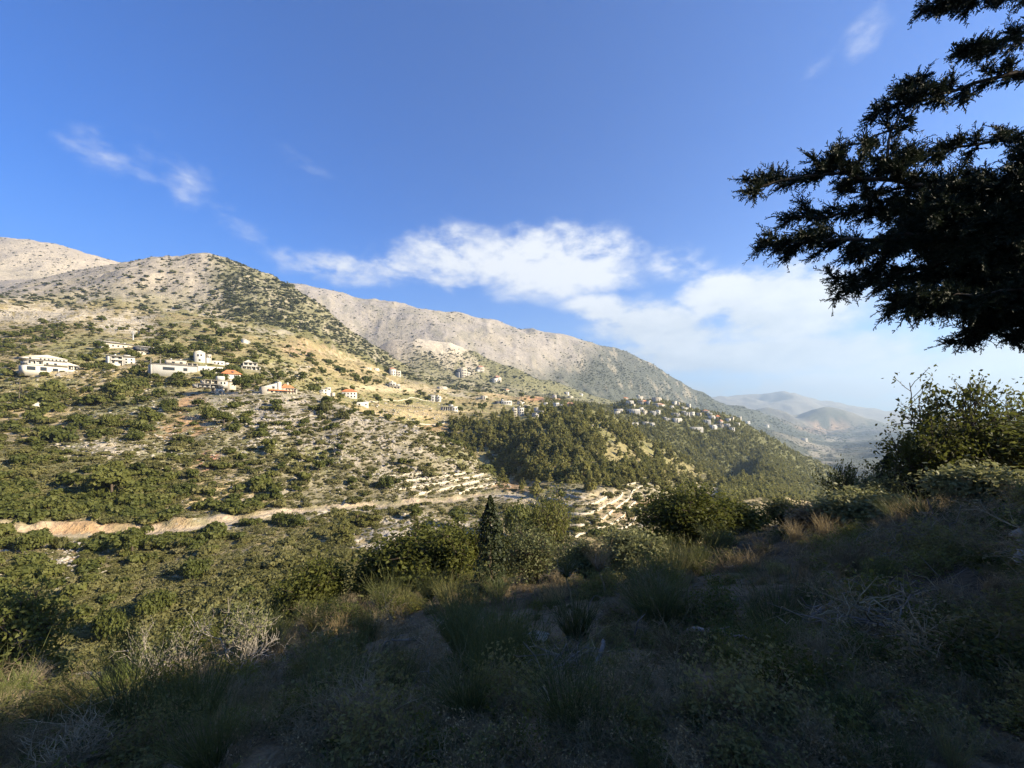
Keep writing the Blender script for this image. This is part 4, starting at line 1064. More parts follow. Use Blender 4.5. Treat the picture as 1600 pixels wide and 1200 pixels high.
h = House(501, 618, 22, -6, 'small white house of stepped cubes beside bushes')
h.box(0, 12, 0, 10, 1, 13, M_WHITE); h.box(9, 16, 0, 13, 3, 12, M_WHITE); h.box(16.2, 22, 0, 5, 2, 11, M_CREAM); h.wins(1, 11, [2, 6.4], 1, 2, 1.8, 2.2); h.win(13.6, 9, 1.8, 2.4, 3); h.slab(-.4, 12.4, 10.02, .4, 13.4, M_WHITE, .6)
h = House(533, 622, 24, -10, 'white house with a bright orange hip roof at the end of the rock ridge')
h.box(2, 24, 0, 10, 1, 15, M_WHITE); h.wins(4, 23, [1.4, 6], 1, 4, 1.8, 2.2); h.roof('hip', 1.5, 24, 10, 4.6, 1, 15, M_TILE, 1); h.box(0, 1.9, 0, 7, 3, 12, M_CONC)
h = House(558, 635, 18, 4, 'flat white shed below the orange roofed white house', cat='shed', name='shed')
h.box(0, 18, 0, 6.5, 1, 10, M_WHITE); h.box(12.5, 18, 6.52, 7.6, 1.4, 9.6, M_WHITE); h.win(4, 1, 2.4, 3, 1); h.win(14, 1.6, 2, 2, 1)
h = House(610, 588, 18, 12, 'tall white block with a small reddish roof on the open slope')
h.box(0, 9, 0, 11, 1, 12, M_WHITE); h.box(9.2, 18, 0, 9, 2, 12, M_CREAM); h.roof('hip', 0, 9, 11, 3, 1, 12, M_TILE2, .6); h.wins(1, 17, [2, 5.6], 1, 4, 1.4, 2)
h = House(609, 608, 17, -4, 'white frame house with an open ground floor on an ochre field')
h.open_floor(0, 17, 0, 4, 1, 11, 4, 3); h.box(0, 10, 5, 10.5, 1.4, 11, M_WHITE); h.wins(1, 9, [6.4], 1.4, 2, 1.8, 2.4); h.box(10.2, 16, 5, 8, 2, 10, M_WHITE); h.box(3, 6, 10.6, 13, 4, 8, M_WHITE)
h = House(669, 628, 20, -14, 'grey white unfinished house beside the field track')
h.tank(15, 9.05, 6); h.box(0, 11, 0, 11, 1, 13, M_CONC); h.box(11.2, 20, 0, 9, 2, 13, M_WHITE); h.wins(1, 19, [2, 6], 1, 4, 1.6, 2.2); h.slab(-.4, 11.4, 11.02, .4, 13.4, M_WHITE, .7)
h = House(692, 642, 25, 5, 'grey house with dark posts and a white cube on top, at the pine edge')
h.open_floor(0, 15, 0, 6, 1, 14, 5, 4, M_CONC); h.box(15.2, 25, 0, 7, 1.6, 14, M_WHITE); h.wins(16, 24, [2], 1.6, 2, 1.8, 2.4); h.box(12, 17.5, 7.1, 10, 4, 11, M_WHITE)
h = House(716, 590, 22, 20, 'big pale apartment block stepped down the rocks, highest on its slope')
h.box(4, 15, 0, 14, 1, 14, M_CREAM); h.roof('gable', 4, 15, 14, 2.4, 1, 14, M_CREAM, .4); h.box(15.2, 22, 0, 9, 2, 13, M_WHITE); h.box(0, 3.8, 0, 8, 3, 12, M_CONC); h.wins(5, 14, [2, 6, 10], 1, 3, 1.6, 2.2); h.wins(16, 21, [2, 5.6], 2, 2, 1.5, 2)
h = House(744, 583, 16, 10, 'cream house with a faded roof above the big apartment block')
h.box(0, 6, 0, 6, 1, 9, M_CONC); h.box(4, 14, 0, 10, 2, 11, M_CREAM); h.roof('hip', 4, 14, 10, 3, 2, 11, M_TILE2, .4); h.wins(5, 13, [2, 6], 2, 3, 1.3, 2)
h = House(771, 598, 15, 14, 'white house with a brown roof standing by itself in dark scrub')
h.box(0, 8, 0, 7, 1, 10, M_WHITE); h.box(6, 14, 0, 9, 2, 11, M_CREAM); h.roof('hip', 4, 13, 9, 3, 2, 11, M_TILE2, .3); h.wins(1, 13, [2], 1, 3, 1.3, 2)
h = House(799, 651, 20, -8, 'square white three storey block on the edge of the pine hill')
h.box(0, 9, 0, 13, 1, 13, M_CREAM); h.box(9.2, 20, 0, 14.5, 1.6, 13, M_WHITE); h.wins(.6, 8.6, [1.4, 5.2, 9], 1, 3, 1.3, 2); h.wins(10, 19.6, [1.4, 5.2, 9.4], 1.6, 3, 1.3, 2); h.slab(9, 20.3, 14.52, 1.2, 13.4, M_CREAM, .5); h.box(12, 15, 15.1, 17, 5, 9, M_WHITE); h.tank(4, 13.05, 6)
h = House(834, 652, 16, 6, 'grey house half hidden by pines next to the square white block')
h.box(0, 8, 0, 7, 1, 10, M_CONC); h.box(8.2, 16, 0, 10, 2, 12, M_CONC); h.wins(1, 15, [2, 5.5], 1, 4, 1.4, 1.8); h.slab(8, 16.3, 10.02, 1.6, 12.3, M_WHITE, .5)
h = House(774, 632, 26, -6, 'long white house beside a dark grey cube on the village slope')
h.box(0, 9, 0, 5, 2, 12, M_DARKW); h.box(9.2, 26, 0, 6, 1, 12, M_WHITE); h.wins(10, 25, [1.8], 1, 4, 1.8, 2); h.box(9.5, 13, 6.02, 8.4, 3, 9, M_WHITE)
h = House(866, 638, 16, 4, 'white house with a faded roof at the top of the pine hill')
h.box(0, 8, 0, 9, 1, 11, M_WHITE); h.box(8.2, 16, 0, 6.5, 2, 11, M_WHITE); h.wins(1, 15, [1.6, 5], 1, 4, 1.4, 1.8)
h = House(884, 640, 18, -8, 'tan house with a pinkish roof at the top of the pine hill')
h.box(0, 18, 0, 8, 1, 12, M_CREAM); h.roof('hip', 0, 14, 8, 4, 1, 12, M_TILE2, .4); h.wins(1, 17, [1.4, 4.8], 1, 5, 1.3, 1.8); h.box(8, 18, 0, 6, -1.5, 1, M_WHITE)

# --- the village on the ridge: one house each, smaller in the picture
VILLAGE = [  # px (left), py (base), width, height, roof, colour, words
 (961, 648, 9, 5, 'flat', 'W', 'white'), (964, 644, 12, 5, 'flat', 'G', 'grey'), (984, 648, 16, 9, 'flat', 'W', 'long white'), (1000, 645, 6, 8, 'flat', 'W', 'slim white'), (1005, 648, 8, 6, 'flat', 'C', 'cream'), (1016, 648, 9, 6, 'flat', 'G', 'grey'), (1026, 648, 6, 8, 'flat', 'W', 'upright white'),
 (981, 632, 9, 6, 'flat', 'W', 'white'), (974, 625, 10, 5, 'hip', 'T', 'red roofed'), (987, 634, 6, 3, 'flat', 'C', 'small cream'), (997, 625, 9, 6, 'flat', 'C', 'cream'), (1003, 631, 15, 6, 'hip', 'T', 'orange roofed'), (1013, 632, 5, 6, 'flat', 'W', 'narrow white'), (1024, 627, 11, 6, 'flat', 'C', 'tall cream'), (1027, 636, 13, 6, 'hip', 'F', 'faded roofed'),
 (1053, 634, 6, 7, 'flat', 'W', 'square white'), (1059, 635, 4, 6, 'flat', 'C', 'narrow cream'), (1048, 638, 6, 4, 'flat', 'G', 'low grey'), (1076, 638, 4, 7, 'flat', 'W', 'towerlike white'), (1066, 641, 10, 4, 'flat', 'W', 'low white'),
 (982, 664, 16, 4, 'flat', 'W', 'low white'), (1005, 664, 10, 5, 'flat', 'G', 'grey'), (1015, 666, 8, 5, 'flat', 'W', 'white'), (1038, 658, 11, 5, 'flat', 'G', 'grey'), (1053, 659, 14, 6, 'flat', 'W', 'grey white'), (1050, 650, 12, 5, 'flat', 'C', 'cream'), (1066, 650, 12, 6, 'flat', 'G', 'concrete'), (1080, 651, 6, 8, 'flat', 'W', 'tall white'), (1090, 650, 6, 5, 'flat', 'C', 'cream'),
 (1098, 645, 10, 5, 'hip', 'F', 'faded roofed'), (1106, 650, 7, 5, 'flat', 'W', 'white'), (1110, 655, 8, 6, 'flat', 'W', 'white'), (1119, 655, 7, 6, 'hip', 'T', 'red roofed'), (1079, 673, 20, 6, 'flat', 'W', 'long low white'), (1099, 662, 11, 6, 'flat', 'W', 'white'), (1112, 672, 9, 8, 'flat', 'W', 'tall white'), (1121, 668, 9, 5, 'flat', 'C', 'cream'), (1125, 663, 7, 7, 'hip', 'F', 'pink roofed'), (1132, 668, 9, 6, 'flat', 'G', 'grey'), (1136, 659, 6, 5, 'flat', 'W', 'white'), (1143, 657, 4, 6, 'flat', 'C', 'narrow cream'), (1141, 674, 7, 6, 'flat', 'W', 'white'), (1150, 664, 6, 4, 'flat', 'W', 'small white'), (1153, 655, 6, 4, 'flat', 'C', 'small cream'), (1166, 662, 7, 4, 'flat', 'W', 'white'),
 (790, 612, 8, 4, 'hip', 'T', 'red roofed'), (822, 637, 7, 4, 'flat', 'C', 'small cream'), (838, 642, 9, 4, 'flat', 'W', 'white'), (812, 632, 9, 4, 'flat', 'C', 'low cream'), (754, 624, 8, 6, 'flat', 'C', 'cream'), (850, 634, 6, 5, 'flat', 'W', 'white'), (884, 618, 6, 5, 'flat', 'W', 'white'), (890, 622, 7, 3, 'flat', 'C', 'low cream'), (906, 618, 5, 3, 'flat', 'W', 'tiny white'), (866, 623, 4, 6, 'flat', 'W', 'upright white'), (905, 640, 6, 3, 'flat', 'W', 'small white'), (916, 644, 8, 3, 'flat', 'W', 'low white'), (687, 608, 12, 4, 'flat', 'C', 'low cream'), (586, 580, 7, 4, 'flat', 'W', 'small white'), (572, 577, 8, 3, 'flat', 'C', 'low cream'),
 (383, 537, 10, 5, 'flat', 'W', 'square white hut like'), (60, 635, 16, 5, 'flat', 'W', 'low white'), (1196, 668, 6, 4, 'flat', 'W', 'last white'), (1146, 774, 13, 3, 'flat', 'W', 'long white shed like'), (1256, 690, 7, 5, 'flat', 'W', 'lone pale'), (1168, 770, 0, 0, '', '', ''),
]
rsv = random.Random(5)
vill_seen = {}
for i, (px, py, w, hh, roof, c, words) in enumerate(VILLAGE):
    if w == 0: continue
    near = [v for v in VILLAGE if v is not VILLAGE[i] and v[2] > 0]
    nb = min(near, key=lambda v: abs(v[0] - px) + 1.5 * abs(v[1] - py))
    rel = ('above' if nb[1] > py + 3 else 'below' if nb[1] < py - 3 else 'next to')
    zone = 'on the village ridge' if px > 955 and py < 690 and px < 1190 else ('on the hillside hamlet' if 740 < px < 930 else 'on the open slope')
    what = {'flat': 'flat roofed', 'hip': ''}[roof]
    lab = f"{words} {what} house {zone}, {rel} the {nb[6]} one".replace('  ', ' ')
    h = House(px, py, w, rsv.uniform(8, 48), lab, 'house', 'small houses of the village', rmin=60); h.e['column'] = float(px)
    wall = {'W': M_WHITE, 'C': M_CREAM, 'G': M_CONC, 'T': M_CREAM, 'F': M_WHITE}[c]
    d = max(5.0, w * .8)
    top = hh if roof == 'flat' else hh * .6
    h.box(0, w, 0, top, 0, d, wall)
    if w > 7:                                     # a second, stepped volume
        q = w * rsv.uniform(.35, .6)
        if rsv.random() < .5: h.box(0.04, q, top + .01, top + hh * .35, d * .25, d - .05, wall)
        else: h.box(q, w + .3, 0, top * .75, -1.2, -.02, wall)
    if roof == 'flat': h.slab(-.2, w + .2, top + (.0 if w <= 7 else .0) + .012, -.25, d * .24, wall, .3)
    else: h.roof('hip', 0, w, top, hh * .45, 0, d, M_TILE if c == 'T' else M_TILE2, .3)
    nw = max(1, int(w / 3.2))
    for k in range(nw):
        for z in ([top * .18, top * .6] if top > 4.4 else [top * .3]):
            h.win(w * (k + .5) / nw, z, .8, min(1.5, top * .28), 0 if not (w > 7) else 0, False)

# --- mast and poles
p = hit(208, 531, 60); u = p.y / FPX
e = thing('phone_mast', 'slim white phone mast with antenna panels among dark shrubs', 'mast', p)
add_obj('mast_pole', mesh_np('mast_pole', *tube([(0, 0, -1), (0, 0, 14 * u)], [.9 * u, .55 * u], 8), [M_STEEL]), e)
for k in range(6):
    a = k * math.pi / 3; rr = 1.9 * u; zz = (9.5 if k % 2 else 11.6) * u
    o = add_obj('antenna_panel', cube(M_WHITE), e, (math.cos(a) * rr - .5 * u, math.sin(a) * rr - .3 * u, zz - 1.2 * u), (0, 0, 0), (1.0 * u, .6 * u, 3.2 * u))
    add_obj('antenna_arm', cube(M_STEEL), e, (min(0, math.cos(a) * rr) , -.1 * u + min(0, math.sin(a) * rr), zz), (0, 0, 0), (abs(math.cos(a) * rr) + .1, abs(math.sin(a) * rr) + .1, .25 * u))
for (px, py, hpx, lab) in [(31, 611, 16, 'wooden power pole in shrubs below the three storey pale house'), (30, 632, 20, 'wooden power pole above the dry terrace with white blocks'), (251, 571, 18, 'thin pole at the end of the long concrete house'), (347, 622, 10, 'short pole under the concrete terrace house'), (398, 603, 9, 'pole by the green trees near the villa with orange roofs')]:
    p = hit(px, py, 60); u = p.y / FPX
    e = thing('power_pole', lab, 'pole', p, 0, 'power poles on the shelf')
    add_obj('pole', mesh_np('pole', *tube([(0, 0, -.6), (0, 0, hpx * u)], [.45 * u, .3 * u], 6), [M_WOOD]), e)
    add_obj('crossarm', cube(M_WOOD), e, (-2 * u, -.2 * u, (hpx - 2.2) * u), (0, 0, 0), (4 * u, .4 * u, .5 * u))
# --- terrace retaining walls of dry stone on the cultivated steps (px run, py, length)
M_DRYWALL = mat_plain('dry_stone_wall', (.52, .46, .35), 0.9, 0.1, 0.35, 2.2, 0.7, 5)
def field_wall(pts, hgt, label, thick=.5):
    P3 = []
    for (px, py) in pts:
        q = hit(px, py, 60)
        if q is None: return
        P3.append(q)
    # resample along the ground so that the wall follows it
    path = []
    for a, b in zip(P3[:-1], P3[1:]):
        n = max(2, int((b - a).length / 2.5))
        for k in range(n):
            q = a.lerp(b, k / n); path.append((q.x, q.y, ground(q.x, q.y)))
    path.append(tuple(P3[-1]))
    path = np.array(path); n = len(path)
    rsw = np.random.RandomState(int(pts[0][0] * 7 + pts[0][1]))
    V = []; F = []
    for k in range(n):
        d = path[min(k + 1, n - 1)] - path[max(k - 1, 0)]; d[2] = 0; d /= np.linalg.norm(d) + 1e-9
        nn = np.array([-d[1], d[0], 0]) * thick
        hz = hgt * rsw.uniform(.75, 1.15)
        for (s_, z_) in ((-1, -.8), (-1, hz), (1, hz), (1, -.8)): V.append(path[k] + nn * s_ * .5 + np.array([0, 0, z_]))
    for k in range(n - 1):
        for q in range(4): F.append((k * 4 + q, k * 4 + (q + 1) % 4, (k + 1) * 4 + (q + 1) % 4, (k + 1) * 4 + q))
    o = add_obj('stone_terrace_wall', mesh_np('stone_terrace_wall', V, F, [M_DRYWALL]))
    tag(o, label, 'stone wall', 'dry stone terrace walls', 'thing')
def contour_walls(px0, px1, s0, s1, py0, py1, step, phase, words, hgt=1.0, thick=.45):
    """stone walls along the risers of the terraces between two photo columns"""
    i0 = int((px0 - PX0) / (PX1 - PX0) * (NIN - 1)); i1 = int((px1 - PX0) / (PX1 - PX0) * (NIN - 1))
    runs = {}
    for i in range(i0, i1):
        m = np.nonzero((Sg[i] > s0) & (Sg[i] < s1) & (PY_base[i] > py0) & (PY_base[i] < py1))[0]
        for j in m[:-1]:
            a, b = Zg[i, j] / step, Zg[i, j + 1] / step
            for lv in range(math.ceil(min(a, b) - .5), math.floor(max(a, b) - .5) + 1):
                if abs(b - a) < 1e-6: continue
                t = (lv + .5 - a) / (b - a)
                if 0 <= t <= 1:
                    r = R[j] + (R[j + 1] - R[j]) * t
                    L = runs.setdefault(lv, [])
                    if L and i - L[-1][0] <= 3 and abs(r - L[-1][1]) < 9: L.append((i, r, L[-1][2]))
                    else: L.append((i, r, (L[-1][2] + 1) if L else 0))
                    break
    out = []
    for lv, L in runs.items():
        for g_ in set(q[2] for q in L):
            run = [q for q in L if q[2] == g_]
            if len(run) >= 14: out.append((lv, run))
    out.sort(key=lambda q: -q[0])
    for c, (lv, run) in enumerate(out):
        path = np.array([(r * math.sin(AZ[i]), r * math.cos(AZ[i]), (lv + .5) * step) for (i, r, _g) in run])
        ker = np.ones(5) / 5
        for k in (0, 1): path[2:-2, k] = np.convolve(path[:, k], ker, 'valid')
        n = len(path); rsw = np.random.RandomState(c + int(px0)); V = []; F = []
        for k in range(n):
            d = path[min(k + 1, n - 1)] - path[max(k - 1, 0)]; d[2] = 0; d /= np.linalg.norm(d) + 1e-9
            nn = np.array([-d[1], d[0], 0]) * thick; hz = hgt * rsw.uniform(.45, .75)
            for (s_, z_) in ((-1, -1.2), (-1, hz), (1, hz), (1, -1.2)): V.append(path[k] + nn * s_ * .5 + np.array([0, 0, z_]))
        for k in range(n - 1):
            for q in range(4): F.append((k * 4 + q, k * 4 + (q + 1) % 4, (k + 1) * 4 + (q + 1) % 4, (k + 1) * 4 + q))
        base = path[0].copy()
        o = add_obj('stone_terrace_wall', mesh_np('stone_terrace_wall', np.array(V) - base, F, [M_DRYWALL]), None, tuple(base))
        length = 'short' if n < 30 else ('long' if n > 70 else 'middling')
        tag(o, f"{length} dry stone wall {words}, {c + 1 if c else 'top'}{'' if not c else ('nd' if c == 1 else 'rd' if c == 2 else 'th')} from the top".replace('top from', 'first from'), 'stone wall', 'dry stone terrace walls', 'thing')
contour_walls(805, 1015, 4.9, 7.6, 755, 842, 1.5, 0, 'of the walled terraces')
contour_walls(610, 790, 6.1, 7.2, 735, 780, 2.0, 0, 'on the tip of the rocky spur')
contour_walls(1010, 1115, 6.0, 9.4, 725, 768, 2.4, 0, 'of the small terraces in the pines')
WALLS = [([(575, 629), (640, 622), (700, 622)], 'long pale field wall beside the grey white house'), ([(10, 631), (60, 632), (112, 634)], 'pale retaining wall over the dry terrace with white blocks'), ([(640, 661), (700, 659), (770, 660)], 'low pale wall across the terraced fields by the pines')]
for w_, l_ in WALLS: field_wall(w_, .8, l_, .4)

# --- trees on the slopes that stand out one by one
def slope_tree(name, label, cat, px, py, wpx, hpx, kind, tint, k=0):
    p = hit(px, py, 56)
    u = p.y / FPX
    me, tr, w0, h0 = {'oak': (ME_BIGSHRUB, ME_STEM, 1.9, 1.05), 'shrub': (ME_SHRUB, ME_STEM, 1.9, .85), 'pine': (ME_BIGPINE, ME_TRUNK, .62, 1.0), 'round': (ME_BIGROUND, ME_TRUNK, .86, .95)}[kind]
    e = add_obj(name, None, None, (p.x, p.y, p.z - .2), (0, 0, k * 1.7), (wpx * u / w0, wpx * u / w0, hpx * u / h0)); tag(e, label, cat)
    n = 1
    for q in range(n):
        c = add_obj('crown', me[(k + q) % len(me)], e, (0, 0, 0), (0, 0, q * 2.1)); c['tint'] = tint
    add_obj('trunk', tr[k % len(tr)], e)
TREES = [(175, 782, 58, 62, 'round', .75, 'big light green tree with a dark hollow, alone on the dry grass slope'), (148, 780, 34, 46, 'oak', .3, 'dark tree leaning on the big light green one'), (206, 868, 46, 50, 'round', .45, 'round tree with two lobes just under the orange cut bank'), (50, 864, 52, 38, 'oak', .5, 'broad rounded bush on the stony orange slope below the road'), (94, 858, 26, 22, 'shrub', .15, 'small blue grey bush beside the broad rounded one on the orange slope'),
         (600, 766, 30, 28, 'oak', .3, 'dark rounded tree by itself on the grey slope above the road'), (648, 812, 26, 26, 'round', .5, 'rounded tree with a shadow at its foot, on the pale quarried slope'), (715, 825, 34, 32, 'round', .45, 'broad tree next to the white scar'), (560, 822, 40, 30, 'pine', .5, 'bushy pine on the bank below the straight run of road'), (585, 820, 30, 32, 'pine', .6, 'second bushy pine of the bank, nearer the pale heap'), (538, 845, 28, 40, 'pine', .55, 'taller pine where the quarried slope begins'),
         (460, 822, 40, 26, 'oak', .2, 'dark green tree crown pressed against the road by its pale heap'), (437, 818, 26, 22, 'oak', .3, 'smaller dark tree in front of the road bend'), (340, 840, 24, 22, 'oak', .45, 'round green bush on the pale ground under the narrow road bend'), (260, 843, 18, 16, 'oak', .6, 'small bright bush below the orange cut bank'), (350, 665, 26, 26, 'round', .4, 'round tree beside the orange soil patch'), (325, 658, 26, 34, 'oak', .6, 'light green tree at the lower end of the orange soil patch'), (265, 640, 26, 22, 'oak', .25, 'dark tree on the upper side of the orange soil patch'),
         (378, 615, 28, 30, 'round', .2, 'dark round tree between the concrete terrace house and the villa'), (316, 548, 16, 14, 'round', .3, 'round tree behind the white gabled house'), (260, 553, 56, 18, 'oak', .5, 'broad green grove between the dark roofed and the white gabled house'), (170, 668, 26, 24, 'oak', .7, 'light green bush above the white scree band'), (212, 688, 30, 20, 'oak', .35, 'green bush at the end of the white scree band'), (300, 905, 50, 40, 'oak', .2, 'dark bush above the bright green thicket'), (170, 1000, 60, 60, 'oak', .3, 'tall dark bush casting a shadow low on the scrub slope'), (245, 960, 56, 50, 'oak', .35, 'domed dark bush beside the tall one low on the scrub slope'), (35, 955, 34, 30, 'oak', .4, 'green bush at the foot of the stony orange slope'),
         (812, 845, 70, 70, 'oak', .6, 'bright leafy tree below the end of the road'), (505, 645, 26, 20, 'shrub', .1, 'dark bush on the crest of grey rocks'), (535, 655, 22, 16, 'shrub', .1, 'dark bush among grey rocks, second along the crest'), (760, 690, 30, 34, 'pine', .75, 'light green pine where the spur meets the pine hill')]
for i, (px, py, w, hh, kd, t, lab) in enumerate(TREES):
    slope_tree({'pine': 'pine_tree', 'round': 'round_tree', 'oak': 'oak_tree', 'shrub': 'shrub'}[kd], lab, 'shrub' if kd == 'shrub' else 'tree', px, py, w, hh, kd, t, i)
# ------------------------------------------------------------------ near plants: twigs, leaves and blades modelled one by one
M_BROOM = mat_leaf('broom_stems', (.050, .060, .022), (.10, .115, .036), (.19, .17, .06), 0.25)
M_STRAW = mat_leaf('dry_straw', (.16, .12, .065), (.27, .20, .10), (.40, .31, .15), 0.35)
M_GRASS = mat_leaf('green_grass_blades', (.07, .10, .022), (.13, .17, .04), (.22, .25, .07), 0.45)
M_DEADW = mat_plain('grey_dead_wood', (.20, .175, .145), 0.85, 0.15, 0.4, 6)
M_BLEACH = mat_plain('bleached_twigs', (.36, .32, .26), 0.85, 0.15, 0.25, 6)
M_TWIG = mat_plain('grey_brown_twigs', (.25, .205, .12), 0.9, 0.1, 0.35, 6)
M_DTWIG = mat_plain('dark_brown_twigs', (.19, .15, .085), 0.9, 0.1, 0.35, 6)
M_NEARLEAF = mat_leaf('glossy_oak_leaves', (.055, .062, .012), (.115, .125, .026), (.19, .19, .048), 0.48, 0.2)
M_PALELEAF = mat_leaf('pale_shrub_leaves', (.09, .105, .040), (.18, .19, .075), (.29, .28, .12), 0.42, 0.3)
M_DARKLEAF = mat_leaf('dark_conifer_leaves', (.014, .020, .008), (.028, .038, .014), (.055, .065, .022), 0.15, 0.2)

def ribbons(P0, P1, w0, w1, rs):
    """flat tapering strip from each P0 to P1"""
    D = P1 - P0
    A = np.cross(D, rs.normal(0, 1, D.shape)); A /= np.linalg.norm(A, axis=1)[:, None] + 1e-9
    w0 = np.broadcast_to(w0, len(P0))[:, None] * .5; w1 = np.broadcast_to(w1, len(P0))[:, None] * .5
    V = np.stack([P0 - A * w0, P0 + A * w0, P1 + A * w1, P1 - A * w1], 1).reshape(-1, 3)
    return V, np.arange(len(P0) * 4).reshape(-1, 4)

def prisms(P0, P1, r0, r1):
    """three-sided tapering twig from each P0 to P1"""
    D = P1 - P0; D = D / (np.linalg.norm(D, axis=1)[:, None] + 1e-9)
    A = np.cross(D, np.array([.31, .17, .93])); A /= np.linalg.norm(A, axis=1)[:, None] + 1e-9
    B = np.cross(D, A); n = len(P0)
    r0 = np.broadcast_to(r0, n)[:, None]; r1 = np.broadcast_to(r1, n)[:, None]
    ring = [(math.cos(t), math.sin(t)) for t in (0, 2.094, 4.189)]
    V = np.stack([P0 + (A * c + B * s) * r0 for c, s in ring] + [P1 + (A * c + B * s) * r1 for c, s in ring], 1).reshape(-1, 3)
    b = (np.arange(n) * 6)[:, None]
    F = np.concatenate([b + np.array([[0, 1, 4, 3]]), b + np.array([[1, 2, 5, 4]]), b + np.array([[2, 0, 3, 5]])])
    return V, F

def grow(rs, base, direc, length, rad, levels, kids, spread, up=0.15, shrink=0.68, segs=3, wob=0.16, first=0.25):
    """branching skeleton -> segments (p0,p1,r0,r1,level), tips"""
    seg = []; tips = []
    def rec(p, d, L, r, lv):
        pts = [p]; dd = d
        for k in range(segs):
            dd = dd + rs.normal(0, wob, 3); dd[2] += up * 0.4; dd /= np.linalg.norm(dd)
            q = pts[-1] + dd * L / segs
            seg.append((pts[-1], q, r * (1 - .45 * k / segs), r * (1 - .45 * (k + 1) / segs), lv)); pts.append(q)
        if lv >= levels:
            tips.append((pts[-1], dd, lv)); tips.append((pts[-2], dd, lv)); return
        n = kids[min(lv, len(kids) - 1)]
        for k in range(n):
            t = first + (1 - first) * (k + rs.rand() * .8) / n
            j = min(int(t * segs), segs - 1); q = pts[j] + (pts[j + 1] - pts[j]) * (t * segs - j)
            a = rs.normal(0, 1, 3); a -= dd * a.dot(dd); a /= np.linalg.norm(a) + 1e-9
            nd = dd * (1 - spread) + a * spread; nd[2] += up; nd /= np.linalg.norm(nd)
            rec(q, nd, L * shrink * rs.uniform(.75, 1.2), r * .55, lv + 1)
    rec(np.array(base, float), np.array(direc, float) / np.linalg.norm(direc), length, rad, 0)
    return seg, tips

def seg_arrays(seg):
    return (np.array([s[0] for s in seg]), np.array([s[1] for s in seg]), np.array([s[2] for s in seg]), np.array([s[3] for s in seg]))

def leaf_cloud(rs, tips, per, spread, size, jitter=0.9):
    T = np.array([t[0] for t in tips]); n = len(T)
    P = np.repeat(T, per, 0) + rs.normal(0, spread, (n * per, 3))
    N = rs.normal(0, 1, P.shape); N[:, 2] = np.abs(N[:, 2]) + .3; N /= np.linalg.norm(N, axis=1)[:, None]
    return cards(P, N, size, rs, bend=.2, aspect=.55, jitter=jitter * .5)

def leafy_tree(seed, h, spread_, levels=3, kids=(6, 5, 4), per=7, leaf=.12, cloud=.22, stems=1, rad=None, up=.12, first=.25, shrink=.66, spr=.62):
    """trunk-and-twig part, leaf part"""
    rs = np.random.RandomState(seed)
    seg = []; tips = []
    for k in range(stems):
        a = rs.uniform(0, 6.28); tilt = spread_ * rs.uniform(.1, .6) if stems > 1 else .06
        s, t = grow(rs, (rs.normal(0, .06), rs.normal(0, .06), -.1), (math.cos(a) * tilt, math.sin(a) * tilt, 1), h * .5, rad or h * .022, levels, kids, spr, up, shrink, 3, .12, first)
        seg += s; tips += t
    a = seg_arrays(seg)
    return prisms(*a), leaf_cloud(rs, tips, per, cloud, leaf)

def fit_h(part, leaf, h, w=None):
    """scale both parts so that the plant is h tall (and w wide)"""
    V = leaf[0]; z1 = np.percentile(V[:, 2], 99.5); r = np.percentile(np.hypot(V[:, 0], V[:, 1]), 97)
    kz = h / z1; kx = (w / 2) / r if w else kz
    for q in (part, leaf): q[0][:, 2] *= kz; q[0][:, :2] *= kx
    return part, leaf

def broom_parts(seed, n=110, h=1.0, fan=.55, width=.012):
    """upright rush-like stems fanning out of one base"""
    rs = np.random.RandomState(seed)
    P = []; Q = []; W0 = []; W1 = []
    for k in range(n):
        a = rs.uniform(0, 6.28); f = fan * math.sqrt(rs.rand()); L = h * rs.uniform(.55, 1.05)
        p = np.array([math.cos(a) * .09 * rs.rand(), math.sin(a) * .09 * rs.rand(), -.03]); d = np.array([math.cos(a) * f, math.sin(a) * f, 1.0]); d /= np.linalg.norm(d)
        for s in range(4):
            q = p + d * L / 4; P.append(p); Q.append(q); W0.append(width * (1 - s * .22)); W1.append(width * (1 - (s + 1) * .22)); p = q
            d = d + rs.normal(0, .07, 3) + np.array([math.cos(a), math.sin(a), 0]) * .05; d /= np.linalg.norm(d)
            if s >= 1 and rs.rand() < .6:
                e = d + rs.normal(0, .3, 3); e /= np.linalg.norm(e); P.append(p); Q.append(p + e * L * .25); W0.append(width * .6); W1.append(width * .15)
    return ribbons(np.array(P), np.array(Q), np.array(W0), np.array(W1), rs)

def tuft_parts(seed, n=60, h=.6, lean=.5, width=.012):
    rs = np.random.RandomState(seed)
    P = []; Q = []; W0 = []; W1 = []
    for k in range(n):
        a = rs.uniform(0, 6.28); f = lean * rs.rand(); L = h * rs.uniform(.5, 1.1)
        p = np.array([rs.normal(0, .07), rs.normal(0, .07), -.02]); d = np.array([math.cos(a) * f, math.sin(a) * f, 1.0]); d /= np.linalg.norm(d)
        for s in range(3):
            q = p + d * L / 3; P.append(p); Q.append(q); W0.append(width * (1 - s * .3)); W1.append(width * (1 - (s + 1) * .3)); p = q
            d = d + np.array([math.cos(a), math.sin(a), -.25]) * .22; d /= np.linalg.norm(d)
    return ribbons(np.array(P), np.array(Q), np.array(W0), np.array(W1), rs)

